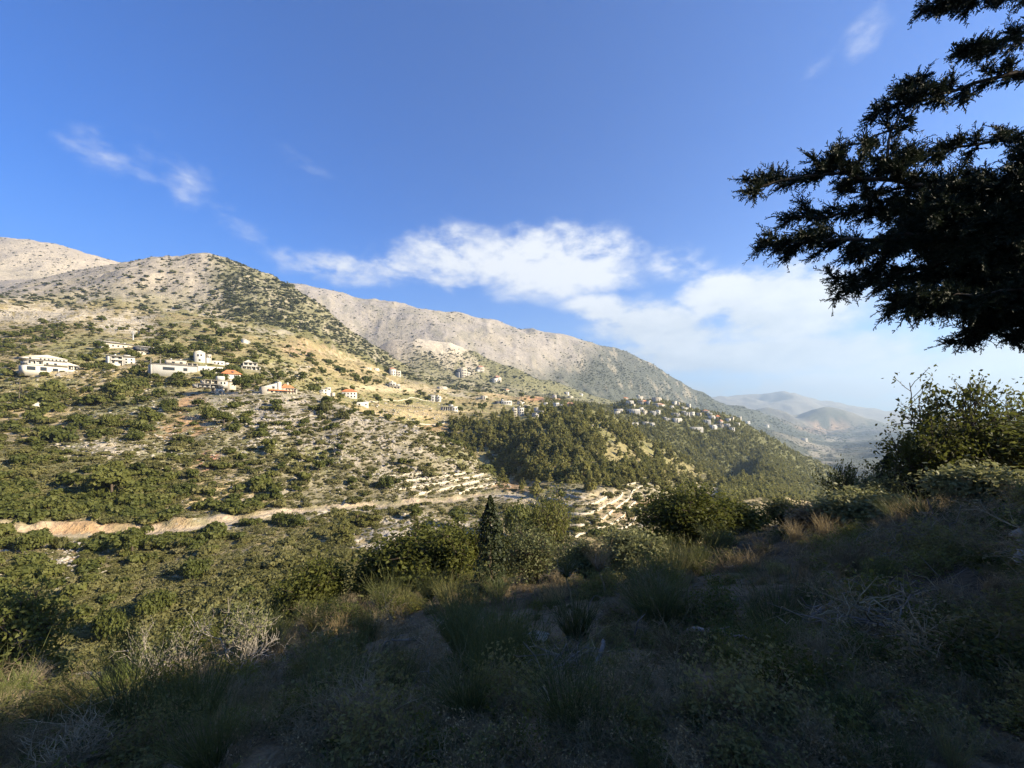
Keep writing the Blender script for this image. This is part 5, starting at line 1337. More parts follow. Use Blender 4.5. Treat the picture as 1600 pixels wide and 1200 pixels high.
def twiggy(seed, h=.8, stems=9, levels=2, kids=(5, 4), rad=.012, spr=.6, up=.1):
    rs = np.random.RandomState(seed); seg = []; tips = []
    for k in range(stems):
        a = rs.uniform(0, 6.28); f = rs.uniform(.15, 1.1)
        s, t = grow(rs, (rs.normal(0, .05), rs.normal(0, .05), -.03), (math.cos(a) * f, math.sin(a) * f, 1), h * rs.uniform(.45, .7), rad, levels, kids, spr, up, .62, 3, .2, .2)
        seg += s; tips += t
    return seg, tips

def two(name, mats, *parts):
    """one mesh, a material for each part"""
    V, F = join(parts); mi = np.concatenate([np.full(len(p[1]), k) for k, p in enumerate(parts)])
    return mesh_np(name, V, F, mats, False, mi)

# shapes for the undergrowth (stuff) and for the single plants
ME_BROOM = [mesh_np('broom_stems', *broom_parts(700 + k, 120, 1.0, .45 + .1 * k), [M_BROOM]) for k in range(3)]
ME_TUFT = [mesh_np('grass_blades', *tuft_parts(720 + k, 70), [M_STRAW]) for k in range(3)]
ME_GTUFT = [mesh_np('grass_blades', *tuft_parts(730 + k, 70, .7, .35), [M_GRASS]) for k in range(3)]
ME_DRYSH = []; ME_LEAFSH = []
for k in range(4):
    seg, tips = twiggy(740 + k, .8, 10, 2, (5, 4), .009)
    ME_DRYSH.append(mesh_np('dry_twigs', *prisms(*seg_arrays(seg)), [M_TWIG if k % 2 else M_DTWIG]))
for k in range(4):
    rs_ = np.random.RandomState(760 + k)
    seg, tips = twiggy(760 + k, .8, 9, 2, (4, 4), .008)
    ME_LEAFSH.append(two('leafy_shrub', [M_DTWIG, M_NEARLEAF if k % 2 else M_OLIVE], prisms(*seg_arrays(seg)), leaf_cloud(rs_, tips, 2, .06, .088)))
ME_CUSH = []
for k in range(2):
    rs_ = np.random.RandomState(780 + k)
    seg, tips = twiggy(780 + k, .42, 26, 2, (5, 4), .006, .7, .05)
    ME_CUSH.append(mesh_np('cushion_twigs', *prisms(*seg_arrays(seg)), [M_DTWIG]))

ME_COARSE = []
for k in range(4):
    rs_ = np.random.RandomState(790 + k)
    seg, tips = twiggy(790 + k, .95, 6, 2, (4, 4), .016, .55, .12)
    ME_COARSE.append(two('dead_shrub', [M_TWIG if k % 2 else M_DTWIG, M_OLIVE if k < 2 else M_STRAW], prisms(*seg_arrays(seg)), leaf_cloud(rs_, tips[::2], 2, .07, .05)))
CO_UNDER = lib_collection('undergrowth_shapes', lib('s', ME_DRYSH + ME_LEAFSH + ME_CUSH + ME_BROOM + ME_COARSE))
CO_GRASS = lib_collection('grass_shapes', lib('s', ME_TUFT + ME_GTUFT))
rs = np.random.RandomState(23)

def own_slope_points(n, y0, y1, xspread, rs):
    a = []
    while len(a) < n:
        y = math.exp(rs.uniform(math.log(y0), math.log(y1))); u = rs.uniform(-1.75, 2.5) if y < 22 else rs.uniform(-1.45, 1.7)
        a.append((u * y, y))
    return a
FOCUS = []
def near_plant(name, label, cat, px, y, parts, group=None, rotz=None, tint=.5, sink=.05, scale=1.0, dz=0.0):
    p = at(px, y); FOCUS.append((px, y, p.z, 0.55 / y * FPX * 1.6))
    e = thing(name, label, cat, (p.x, p.y, p.z - sink + dz), rs.uniform(0, 6.28) if rotz is None else rotz, group, scale)
    for (pn, me) in parts:
        c = add_obj(pn, me, e); c['tint'] = tint
    return e

def tree_thing(name, label, cat, px, y, h, w, seed, leafmat, barkmat=M_BARK, tint=.5, **kw):
    pt, lf = leafy_tree(seed, h, .8, **kw)
    pt, lf = fit_h(pt, lf, h, w)
    return near_plant(name, label, cat, px, y, [('trunk', mesh_np('trunk', *pt, [barkmat])), ('crown', mesh_np('crown', *lf, [leafmat]))], None, None, tint)

# --- the trees and bushes along the edge of our slope
tree_thing('oak_tree', 'wide dark oak thicket under the quarried white scar, biggest of the middle clump', 'tree', 655, 25.5, 4.0, 6.6, 801, M_NEARLEAF, tint=.35, kids=(7, 6, 4), per=9, leaf=.20, cloud=.26, stems=4)
tree_thing('oak_tree', 'dark oak with a ragged top filling the clump beside the narrow conifer', 'tree', 712, 25.0, 3.7, 4.4, 802, M_NEARLEAF, tint=.45, kids=(6, 6, 4), per=8, leaf=.19, cloud=.25, stems=3)
tree_thing('oak_tree', 'low dark oak at the lit end of the clump, over pale broom tufts', 'tree', 590, 25.0, 2.8, 4.0, 803, M_NEARLEAF, tint=.3, kids=(6, 5, 4), per=8, leaf=.18, cloud=.22, stems=3)
tree_thing('oak_bush', 'dark oak bush stepping down the slope edge, next to the dry straw', 'bush', 500, 24.0, 3.2, 4.2, 804, M_NEARLEAF, tint=.4, kids=(6, 5, 4), per=8, leaf=.17, cloud=.2, stems=4)
tree_thing('oak_bush', 'small dark bush at the slope edge among dry grass, outermost of the oak bushes', 'bush', 455, 23.5, 2.0, 2.6, 8041, M_NEARLEAF, tint=.55, kids=(6, 5, 3), per=8, leaf=.15, cloud=.18, stems=4)
tree_thing('ash_tree', 'tall bright green sunlit tree rising before the walled terraces', 'tree', 850, 28.5, 6.0, 4.4, 805, M_OAK, tint=.85, kids=(7, 6, 4), per=8, leaf=.19, cloud=.28, stems=2)
tree_thing('ash_tree', 'smaller yellow green tree under the tall bright green one', 'tree', 806, 27.0, 3.0, 3.0, 806, M_OAK, tint=.85, kids=(6, 5, 4), per=8, leaf=.17, cloud=.24, stems=2)
tree_thing('olive_bush', 'grey green olive bush with sparse leaves, behind the two tufted brooms', 'bush', 838, 17.5, 2.3, 2.8, 807, M_PALELEAF, tint=.25, kids=(6, 5, 4), per=5, leaf=.10, cloud=.15, stems=4)
tree_thing('leafy_bush', 'pale green sunlit leafy bush with its foot in shadow', 'bush', 988, 17.0, 1.9, 3.0, 808, M_PALELEAF, tint=.6, kids=(6, 5, 4), per=7, leaf=.11, cloud=.14, stems=6)
tree_thing('leafy_bush', 'dull green leafy bush joining the pale sunlit one and the tufted brooms', 'bush', 920, 18.0, 1.7, 2.6, 809, M_PALELEAF, tint=.2, kids=(6, 5, 4), per=6, leaf=.10, cloud=.14, stems=5)
tree_thing('oak_bush', 'big dark rounded oak bush above the yellow broom tufts', 'bush', 1080, 27.0, 3.9, 6.0, 810, M_NEARLEAF, tint=.25, kids=(7, 6, 4), per=9, leaf=.18, cloud=.24, stems=6)
tree_thing('oak_bush', 'dark oak bush, lower neighbour of the big rounded one', 'bush', 1150, 28.0, 2.4, 4.0, 811, M_NEARLEAF, tint=.35, kids=(6, 5, 4), per=8, leaf=.16, cloud=.2, stems=5)
tree_thing('oak_bush', 'dull green bush at the foot of the big rounded one, beside the pale path', 'bush', 1030, 25.5, 1.4, 2.6, 8121, M_NEARLEAF, tint=.6, kids=(6, 5, 4), per=7, leaf=.15, cloud=.2, stems=5)
tree_thing('oak_bush', 'low olive bush between the big rounded oak and the thin leaning shrub', 'bush', 1225, 27.5, 1.7, 3.4, 812, M_OLIVE, tint=.3, kids=(6, 5, 4), per=7, leaf=.14, cloud=.18, stems=5)
# narrow dark conifer in the middle clump
def conifer(seed, h, w, n=2600, leaf=.2):
    rs_ = np.random.RandomState(seed)
    z = rs_.uniform(.03, 1, n); a = rs_.uniform(0, 6.28, n)
    prof = np.interp(z, [0, .12, .35, .6, .72, .8, 1.0], [.5, .95, 1.0, .75, .85, .5, .05]) * w / 2
    prof *= 1 + .25 * np.sin(a * 3 + z * 17) * np.sin(z * 29 + seed)
    r = prof * rs_.uniform(.25, 1.0, n) ** .5
    P = np.stack([r * np.cos(a), r * np.sin(a), z * h], -1); N = np.stack([np.cos(a), np.sin(a), .5 + 0 * a], -1)
    return tube([(0, 0, -.2), (0.05, 0, h * .5), (0, 0, h * .95)], [.11, .07, .02], 6), cards(P, N, leaf, rs_, jitter=.7)
pt, lf = conifer(820, 3.9, 1.25, 2800, .12)
near_plant('conifer_tree', 'narrow dark conifer with a knobbly top in the middle of the thicket', 'tree', 766, 16.0, [('trunk', mesh_np('trunk', *pt, [M_BARK])), ('crown', mesh_np('crown', *lf, [M_DARKLEAF]))], tint=.45)
# --- trees at the upper end of our slope
tree_thing('oak_tree', 'tall open crowned oak dark against the cloud, over the near ridge', 'tree', 1505, 20.0, 5.6, 5.4, 831, M_NEARLEAF, tint=.15, kids=(6, 5, 4, 3), levels=3, per=6, leaf=.20, cloud=.20, stems=2, shrink=.7)
tree_thing('oak_tree', 'small dark oak leaning out at the ridge end, its crown against the far valley', 'tree', 1425, 20.5, 3.5, 3.4, 832, M_NEARLEAF, tint=.12, kids=(6, 5, 4), per=6, leaf=.18, cloud=.18, stems=2, shrink=.7)
tree_thing('oak_tree', 'yellow green sunlit oak standing behind the tall open crowned one', 'tree', 1622, 23.0, 6.2, 5.6, 833, M_OAK, tint=.75, kids=(7, 6, 4), per=8, leaf=.2, cloud=.26, stems=2)
tree_thing('oak_tree', 'mid green sunlit oak filling the foot of the two ridge oaks', 'tree', 1560, 19.0, 3.4, 4.6, 834, M_OAK, tint=.45, kids=(7, 6, 4), per=8, leaf=.17, cloud=.24, stems=3)
pt, lf = conifer(835, 2.6, 1.5, 1500, .15)
near_plant('conifer_tree', 'stubby almost black conifer under the leaning ridge oak', 'tree', 1388, 21.5, [('trunk', mesh_np('trunk', *pt, [M_BARK])), ('crown', mesh_np('crown', *lf, [M_DARKLEAF]))], tint=.2)
pt, lf = conifer(836, 2.0, 1.4, 1200, .15)
near_plant('conifer_tree', 'low black bush like conifer next to the stubby one on the ridge', 'tree', 1432, 20.0, [('trunk', mesh_np('trunk', *pt, [M_BARK])), ('crown', mesh_np('crown', *lf, [M_DARKLEAF]))], tint=.15)
tree_thing('leafy_bush', 'sunlit yellow green leafy bush on the near ridge, under the thin leaning shrub', 'bush', 1342, 17.0, 1.5, 3.0, 840, M_PALELEAF, tint=.7, kids=(6, 5, 4), per=7, leaf=.12, cloud=.15, stems=6)
tree_thing('leafy_bush', 'sunlit leafy bush with yellow leaves at the foot of the ridge oaks', 'bush', 1540, 15.0, 1.4, 3.0, 841, M_PALELEAF, tint=.75, kids=(6, 5, 4), per=7, leaf=.13, cloud=.15, stems=6)
tree_thing('leafy_bush', 'loose grey brown bush at the shadow edge of the near ridge', 'bush', 1265, 18.0, 1.3, 2.4, 842, M_STRAW, tint=.3, kids=(6, 5, 4), per=4, leaf=.08, cloud=.12, stems=6)
tree_thing('thin_shrub', 'thin leaning shrub with sprigs standing up against the pine ridge', 'shrub', 1318, 20.0, 3.0, 2.2, 843, M_NEARLEAF, tint=.5, kids=(5, 4, 3), per=4, leaf=.14, cloud=.10, stems=5, shrink=.72)
tree_thing('thin_shrub', 'second thin shrub below the leaning one, with yellowed leaves', 'shrub', 1362, 19.0, 2.0, 2.4, 844, M_PALELEAF, tint=.35, kids=(5, 4, 3), per=5, leaf=.12, cloud=.12, stems=5, shrink=.72)
tree_thing('oak_tree', 'dark mid height oak between the leaning ridge oak and the tall open crowned one', 'tree', 1462, 18.5, 3.6, 3.8, 8351, M_NEARLEAF, tint=.12, kids=(6, 5, 4), per=7, leaf=.18, cloud=.2, stems=3, shrink=.7)
# --- the far end of the photograph's lower corner
tree_thing('leafy_tree', 'blurred green tree at the lowest corner of the slope, lit from the side', 'tree', -12, 14.0, 3.6, 4.0, 850, M_OAK, tint=.4, kids=(6, 5, 4), per=7, leaf=.14, cloud=.2, stems=3)
tree_thing('leafy_bush', 'bright green sunlit bush beside the pale rock ledge', 'bush', 72, 15.0, 1.5, 1.8, 851, M_OAK, tint=.9, kids=(6, 5, 4), per=7, leaf=.11, cloud=.14, stems=4)
tree_thing('thin_tree', 'slim young tree with layered dark leaves above the bleached shrubs', 'tree', 192, 13.0, 2.1, 1.3, 852, M_NEARLEAF, tint=.6, kids=(6, 5, 3), per=6, leaf=.09, cloud=.11, stems=1)
tree_thing('leafy_bush', 'dark bush with upright tips at the edge of the lower slope', 'bush', 295, 17.0, 1.4, 2.4, 853, M_NEARLEAF, tint=.4, kids=(6, 5, 4), per=7, leaf=.10, cloud=.13, stems=5)
tree_thing('leafy_bush', 'dark spiky bush at the slope edge beyond the bleached shrubs', 'bush', 375, 18.5, 1.3, 2.2, 854, M_NEARLEAF, tint=.35, kids=(6, 5, 4), per=7, leaf=.10, cloud=.13, stems=5)
# bleached shrubs: bare white limbs, sparse pale green leaves on top
for (px, y, h, w, seed, lab) in [(262, 9.2, 1.75, 1.9, 861, 'bleached bare shrub with crooked white limbs and thin pale leaves'), (372, 9.6, 1.95, 2.3, 862, 'bleached shrub with more grey green leaves, twin of the crooked white one')]:
    rs_ = np.random.RandomState(seed); seg = []; tips = []
    for k in range(6):
        a = rs_.uniform(0, 6.28); f = rs_.uniform(.3, 1.0)
        s, t = grow(rs_, (rs_.normal(0, .04), rs_.normal(0, .04), -.05), (math.cos(a) * f, math.sin(a) * f, 1), .85, .026, 3, (4, 4, 3), .58, .12, .66, 4, .24, .2)
        seg += s; tips += t
    pr = prisms(*seg_arrays(seg)); top = [t for t in tips if t[0][2] > .75]
    lf = leaf_cloud(rs_, top, 4, .06, .055)
    pr, lf = fit_h(pr, lf, h, w)
    near_plant('bleached_shrub', lab, 'shrub', px, y, [('branches', mesh_np('branches', *pr, [M_BLEACH])), ('leaves', mesh_np('leaves', *lf, [M_PALELEAF]))], tint=.45)
# tufted brooms on bare stems
for (px, y, h, seed, lab, grp) in [(884, 10.4, 1.75, 871, 'tufted broom on a long bending bare stem, taller of the pair'), (936, 11.0, 1.5, 872, 'tufted broom on a straight bare stem, shorter of the pair'), ] and [(a, b, c, d, e, None) for (a, b, c, d, e) in [(884, 10.4, 1.75, 871, 'tufted broom on a long bending bare stem, taller of the pair'), (936, 11.0, 1.5, 872, 'tufted broom on a straight bare stem, shorter of the pair')]]:
    st = tube([(0.18, 0, -.1), (.14, .02, h * .25), (.02, 0, h * .45), (0, 0, h * .58)], [.028, .024, .02, .014], 5)
    rs_ = np.random.RandomState(seed); seg = []
    for k in range(9):
        a = rs_.uniform(0, 6.28); s, t = grow(rs_, (0, 0, h * .5), (math.cos(a) * .6, math.sin(a) * .6, 1), h * .2, .008, 1, (4,), .5, .1, .7, 3, .15, .2); seg += s
    tw = prisms(*seg_arrays(seg)); V, F = broom_parts(seed, 150, h * .52, .75, .011); V[:, 2] += h * .52
    near_plant('tufted_broom', lab, 'shrub', px, y, [('stem', mesh_np('stem', *st, [M_TWIG])), ('twigs', mesh_np('twigs', *tw, [M_BLEACH])), ('tuft', mesh_np('tuft', V, F, [M_STRAW if seed == 872 else M_BROOM]))], tint=.35, rotz=0)
# broom and grass clumps that catch the light along the shadow edge, each its own
CL = [(1055, 15.5, 1.45, 'B', .95, 'yellow broom clump under the big rounded oak'), (1100, 15.2, 1.35, 'B', .55, 'green broom clump with pale seed heads under the big rounded oak'), (602, 16.0, 1.7, 'B', .45, 'tall grey green broom clump before the wide oak thicket'), (640, 14.5, 1.0, 'B', .85, 'bright lit broom clump at the shadow edge'), (694, 15.0, 1.15, 'B', .75, 'lit broom clump under the ragged oak'), (668, 16.5, 1.4, 'B', .35, 'dull broom clump between the lit ones'), (566, 15.5, 1.1, 'S', .7, 'straw clump at the shadow edge, beside the tall grey green broom'), (492, 14.5, 1.2, 'B', .9, 'bright broom clump over a straw bank'), (468, 14.8, 1.0, 'S', .8, 'straw clump with a lit crest on the bank'),
      (520, 13.5, .9, 'S', .7, 'lower straw clump of the bank'), (860, 12.0, .8, 'S', .8, 'small orange tuft in front of the taller tufted broom'), (770, 13.0, 1.1, 'B', .3, 'dark broom clump in shade below the narrow conifer'), (1000, 9.0, .8, 'S', .5, 'brown straw clump in shade'), (1055, 8.0, 1.0, 'B', .5, 'dull yellow broom clump in deep shade'), (720, 7.0, 1.0, 'B', .2, 'dark green broom clump standing in the shade'), (620, 5.2, .7, 'B', .25, 'blue green broom tuft in the shaded foreground grass'), (905, 7.5, 1.1, 'B', .1, 'blackish green broom clump beside the looped vine'), (1215, 6.5, 1.1, 'B', .15, 'bluish green broom clump under the straight fallen stick'),
      (160, 8.3, .75, 'G', .9, 'sunlit grass clump with upright blades on the lower slope'), (205, 8.6, .85, 'G', .8, 'taller sunlit grass clump next to the first'), (125, 8.0, .55, 'G', .85, 'short sunlit grass clump at the shadow line'), (318, 13.5, .9, 'G', .6, 'green grass clump between the bleached shrubs'), (30, 11.5, .8, 'G', .9, 'bright grass clump below the blurred green tree'), (400, 15.0, .9, 'G', .5, 'pale grass clump on the slope edge'), (240, 12.0, .8, 'S', .7, 'straw clump behind the crooked bleached shrub'), (440, 12.5, .9, 'S', .6, 'leaning straw clump below the bank'), (760, 16.0, .9, 'S', .5, 'straw clump beside the narrow conifer'), (1180, 14.0, .9, 'S', .6, 'pale straw clump near the white stones'), (1240, 15.5, 1.0, 'S', .75, 'lit straw clump on the near ridge'), (1290, 15.0, 1.1, 'S', .7, 'lit straw clump beside the yellow green bush'), (1420, 13.5, .9, 'S', .6, 'straw clump under the black conifers')]
for (px, y, h, t, tint, lab) in CL:
    i = int(px) % 3
    me = {'B': ME_BROOM, 'S': ME_TUFT, 'G': ME_GTUFT}[t][i]
    k = h if t == 'B' else h / .62
    p = at(px, y); FOCUS.append((px, y, p.z, 0.4 / y * FPX))
    nm = {'B': 'broom_clump', 'S': 'straw_clump', 'G': 'grass_clump'}[t]
    for r_ in range(1):
        o = thing(nm, lab, {'B': 'broom shrub', 'S': 'grass tuft', 'G': 'grass tuft'}[t], (p.x, p.y, p.z - .05), rs.uniform(0, 6.28), None, k)
        m_ = me if t != 'B' else me
        for q in range(3 if t != 'B' else 2):
            c = add_obj({'B': 'stems', 'S': 'blades', 'G': 'blades'}[t], {'B': ME_BROOM, 'S': ME_TUFT, 'G': ME_GTUFT}[t][(i + q) % 3], o, (rs.normal(0, .12), rs.normal(0, .12), 0), (0, 0, rs.uniform(0, 6.28))); c['tint'] = tint
# --- dead wood
def stick(pts, r0, r1, mat, name, label, cat='dead branch', forks=2, seed=0):
    rs_ = np.random.RandomState(seed)
    P = np.array([(x, y, ground(x, y) + dz) for (x, y, dz) in pts])
    for q in np.linspace(0, 1, 4): w_ = P[0] * (1 - q) + P[-1] * q; FOCUS.append((800 + FPX * w_[0] / w_[1], w_[1], w_[2], 0.2 / w_[1] * FPX))
    n = 12; tt = np.linspace(0, len(P) - 1, n)
    C3 = np.stack([pchip(np.arange(len(P)), P[:, k], tt) if len(P) > 2 else np.interp(tt, np.arange(len(P)), P[:, k]) for k in range(3)], -1)
    C3[1:-1] += rs_.normal(0, .012, (n - 2, 3)) * np.linalg.norm(P[-1] - P[0])
    base = C3[0].copy(); C3 = C3 - base
    e = thing(name, label, cat, tuple(base))
    add_obj('branch', mesh_np('branch', *tube(C3, np.linspace(r0, r1, n), 6), [mat]), e)
    for k in range(forks):
        j = rs_.randint(3, n - 2); d = C3[j + 1] - C3[j - 1]; d /= np.linalg.norm(d); d = d + rs_.normal(0, .5, 3); d[2] = abs(d[2]) * .6; d /= np.linalg.norm(d); L = np.linalg.norm(P[-1] - P[0]) * rs_.uniform(.15, .35)
        q = [C3[j], C3[j] + d * L * .5 + rs_.normal(0, .03, 3), C3[j] + d * L]
        add_obj('twig', mesh_np('twig', *tube(q, [r1 * 1.1 + .003, r1 * .8, r1 * .3], 5), [mat]), e)
    return e
def gp(px, y, dz=0.0): return ((px - 800) / FPX * y, y, dz)
stick([gp(1252, 6.3, .25), gp(1290, 6.35, .38), gp(1325, 6.4, .5)], .035, .018, M_DEADW, 'fallen_stick', 'straight pale fallen stick lying on dark bushes', forks=1, seed=1)
stick([gp(590, 8.0, .15), gp(610, 7.9, .4), gp(648, 7.8, .32)], .022, .010, M_DEADW, 'fallen_stick', 'curved pale fallen branch in front of the round cushion bush', forks=3, seed=2)
stick([gp(655, 4.6, .05), gp(668, 4.6, .28), gp(672, 4.6, .5)], .014, .005, M_DEADW, 'fallen_stick', 'short bent pale stick standing out of the shaded grass', forks=1, seed=3)
stick([gp(925, 4.4, .02), gp(938, 4.5, .25), gp(944, 4.6, .4)], .03, .022, M_DEADW, 'fallen_stick', 'thick pale broken stick over a dark hollow', forks=0, seed=4)
stick([gp(1075, 5.6, .32), gp(1125, 5.2, .3), gp(1182, 4.8, .12)], .03, .016, M_DEADW, 'fallen_stick', 'long grey fallen branch sloping down to leafy undergrowth', forks=4, seed=5)
stick([gp(992, 6.6, .2), gp(996, 6.5, .4), gp(1008, 6.5, .55)], .016, .007, M_DEADW, 'fallen_stick', 'S curved pale dead stem in brown scrub', forks=1, seed=6)
stick([gp(830, 3.4, .05), gp(848, 3.4, .2), gp(872, 3.2, -.15)], .010, .005, M_TWIG, 'fallen_stick', 'thin grey twig arching out of the bottom scrub', forks=1, seed=7)
stick([gp(1000, 3.2, .03), gp(1010, 3.1, .1), gp(1030, 3.0, .02)], .012, .005, M_TWIG, 'fallen_stick', 'grey twig lying across low leaves at the bottom', forks=1, seed=8)
stick([gp(40, 6.0, .05), gp(55, 6.1, .3), gp(68, 6.2, .55)], .016, .006, M_DEADW, 'fallen_stick', 'pale dead stalk rising at the lowest corner', forks=2, seed=9)
stick([gp(450, 10.0, .2), gp(500, 9.4, .55), gp(560, 9.0, .3)], .018, .007, M_TWIG, 'fallen_stick', 'long arched dry stem under the straw bank', forks=4, seed=10)
# looped vine
p = at(932, 9.0); FOCUS.append((932, 9.0, p.z, 28)); rr = .22
loop = [(p.x + rr * math.sin(t) * (.75 + .1 * math.sin(3 * t)), p.y + .03 * math.cos(2 * t), p.z + .35 + rr * 1.2 * math.cos(t)) for t in np.linspace(2.6, 8.4, 22)]
loop = np.array(loop); b = loop[0].copy()
e = thing('looped_vine', 'pale dead vine bent into a loop, hanging in dark scrub', 'vine', tuple(b))
add_obj('vine_stem', mesh_np('vine_stem', *tube(loop - b, np.linspace(.011, .008, 22), 5), [M_DEADW]), e)
add_obj('twig', mesh_np('twig', *tube([(0, 0, -.4), (.02, 0, -.2), (0, 0, 0)], [.014, .012, .01], 5), [M_DEADW]), e)
# heaps of cut dead branches
for (px, y, w, n, lab, hz) in [(1405, 5.6, 1.1, 90, 'heap of grey dead branches spilling down the shaded bank', .55), (1412, 8.2, 1.3, 70, 'tangle of pale dead twigs standing on the shaded bank', 1.0), (1330, 4.4, 1.0, 70, 'lower heap of grey cut branches with arched stems', .45), (880, 4.6, 1.0, 70, 'matted heap of dry grey stems over a dark hollow', .4)]:
    p = at(px, y); FOCUS.append((px, y, p.z, w * .6 / y * FPX)); e = thing('brush_heap', lab, 'brush heap', (p.x, p.y, p.z))
    rs_ = np.random.RandomState(int(px))
    for k in range(n):
        a = rs_.uniform(0, 3.14); L = w * rs_.uniform(.2, .75); c = np.array([rs_.normal(0, w * .25), rs_.normal(0, w * .2), rs_.uniform(.03, hz)]); d = np.array([math.cos(a), math.sin(a) * .6, rs_.normal(0, .4 if hz < .8 else .8)]); d /= np.linalg.norm(d)
        q = [c - d * L * .5, c - d * L * .22 + rs_.normal(0, .07, 3) * L, c + rs_.normal(0, .10, 3) * L, c + d * L * .28 + rs_.normal(0, .10, 3) * L, c + d * L * .5 + rs_.normal(0, .12, 3) * L]; r0 = rs_.uniform(.003, .011)
        gx, gy = p.x + c[0], p.y + c[1]; off = ground(gx, gy) - p.z
        add_obj('dead_branch', mesh_np('dead_branch', *tube(np.array(q) + (0, 0, off), [r0, r0 * .9, r0 * .75, r0 * .5, r0 * .2], 4), [M_DEADW if rs_.rand() < .45 else M_TWIG]), e)
# stones on our own slope
def near_rock(px, y, s, flat, lab, mat, seed, cat='rock', rz=0.0, dz=0.0, nm='rock'):
    p = at(px, y); FOCUS.append((px, y, p.z, s[0] / y * FPX)); v, f = rock_mesh(seed, flat)
    # one round of subdivision with roughness so that it reads as stone
    me = mesh_np(nm, v, f, [mat]); o = add_obj(nm, me, None, (p.x, p.y, p.z + dz), (0, 0, rz), s)
    m1 = o.modifiers.new('sub', 'SUBSURF'); m1.subdivision_type = 'SIMPLE'; m1.levels = m1.render_levels = 3
    tx = bpy.data.textures.new('stone_relief', 'CLOUDS'); tx.noise_scale = .5
    m2 = o.modifiers.new('relief', 'DISPLACE'); m2.texture = tx; m2.strength = .32
    tx2 = bpy.data.textures.new('stone_grain', 'CLOUDS'); tx2.noise_scale = .12
    m1.levels = m1.render_levels = 4
    m3 = o.modifiers.new('grain', 'DISPLACE'); m3.texture = tx2; m3.strength = .14; m3.mid_level = .5; m2.mid_level = .5
    return tag(o, lab, cat)
M_STONE = mat_plain('weathered_stone', (.27, .24, .185), 0.95, 0.1, 0.4, 2.5, 0.7, 9)
near_rock(1626, 6.2, (.36, .34, .42), .8, 'tall pale rock standing at the edge of the shaded bank', M_STONE, 901, dz=.25)
near_rock(1612, 5.6, (.36, .3, .14), .6, 'flat pale rock below the tall one on the shaded bank', M_STONE, 902, dz=.1)
near_rock(1150, 14.5, (.5, .4, .3), .7, 'white weathered stones in the scrub under the small oaks', M_STONE, 903, dz=.15)
near_rock(838, 7.2, (.24, .2, .14), .6, 'pale stone half buried beneath the taller tufted broom', M_STONE, 904, dz=.14)
near_rock(688, 9.5, (.10, .08, .1), .8, 'small white stone among dark grass stems', M_STONE, 905, dz=.35)
near_rock(1556, 4.3, (.12, .08, .05), .5, 'small grey stone lying on the dark bank', M_STONE, 906, dz=.05)
near_rock(1300, 9.0, (.25, .2, .1), .5, 'low grey stone under the scrub of the near ridge', M_STONE, 907, dz=.08)
near_rock(100, 21.5, (1.5, .7, .28), .5, 'long pale rock ledge at the lip of the slope', M_STONE, 908, 'rock ledge', .05, .1, 'rock_ledge')
near_rock(150, 21.3, (1.3, .7, .25), .5, 'shorter pale rock ledge continuing the long one', M_STONE, 909, 'rock ledge', .12, .1, 'rock_ledge')

# undergrowth: thick mass of dry thorny shrubs and low oak on our own slope; kept low where it stands before a single plant
FO = np.array(FOCUS)
def cap(x, y, z, s):
    px = 800 + FPX * x / y
    m = (np.abs(FO[:, 0] - px) < FO[:, 3] * .7) & (FO[:, 1] > y - .3) & (y > FO[:, 1] * .45)
    if not m.any(): return s
    room = np.min(FO[m, 2] * y / FO[m, 1]) - z
    return min(s, max(.22, room + .22))
M_PALETWIG = mat_plain('pale_dry_twigs', (.29, .235, .145), 0.9, 0.1, 0.3, 6)
def dome(seed, h, stems, mat, rad=.008, kids=(5, 5), leaf=None, lmat=None, per=3, lsize=.03, spr=.6):
    rs_ = np.random.RandomState(seed); seg, tips = twiggy(seed, h, stems, 2, kids, rad, spr, .1)
    if lmat is None: return mesh_np('twigs', *prisms(*seg_arrays(seg)), [mat]), None
    return mesh_np('twigs', *prisms(*seg_arrays(seg)), [mat]), mesh_np('leaves', *leaf_cloud(rs_, tips, per, .05, lsize), [lmat])
KINDS = {
 'dry_shrub': [dome(1000 + k, .85, 14, (M_TWIG, M_PALETWIG, M_DTWIG)[k % 3]) for k in range(6)],
 'thorny_shrub': [dome(1020 + k, .6, 24, (M_DTWIG, M_TWIG)[k % 2], .006, (6, 5)) for k in range(3)],
 'straggly_shrub': [dome(1030 + k, 1.0, 7, (M_TWIG, M_PALETWIG)[k % 2], .013, (4, 4), None, M_STRAW, 2, .035) for k in range(4)],
 'leafy_shrub': [dome(1040 + k, .8, 10, M_DTWIG, .008, (5, 4), None, (M_NEARLEAF, M_OLIVE, M_OAK)[k % 3], 5, .045) for k in range(6)],
}
WORD = {'dry_shrub': ('twiggy shrub', 'shrub', 'dry shrubs on the shaded slope'), 'thorny_shrub': ('thorny cushion shrub', 'shrub', 'thorny shrubs on the shaded slope'), 'straggly_shrub': ('straggly dead shrub', 'shrub', 'straggly shrubs on the shaded slope'), 'leafy_shrub': ('leafy shrub', 'shrub', 'leafy shrubs on the shaded slope'), 'broom_shrub': ('broom shrub', 'broom shrub', 'broom shrubs on the shaded slope')}
def spot(px, y):
    v = 'on the lower corner' if px < 330 else 'under the ridge trees' if px > 1150 else 'on mid slope'
    return v + (', by the bottom edge' if y < 4.2 else ', in deep shade' if y < 9 else ', near the shadow edge' if y < 17 else ', on the lip')
MOUND = []
n_sh = 0
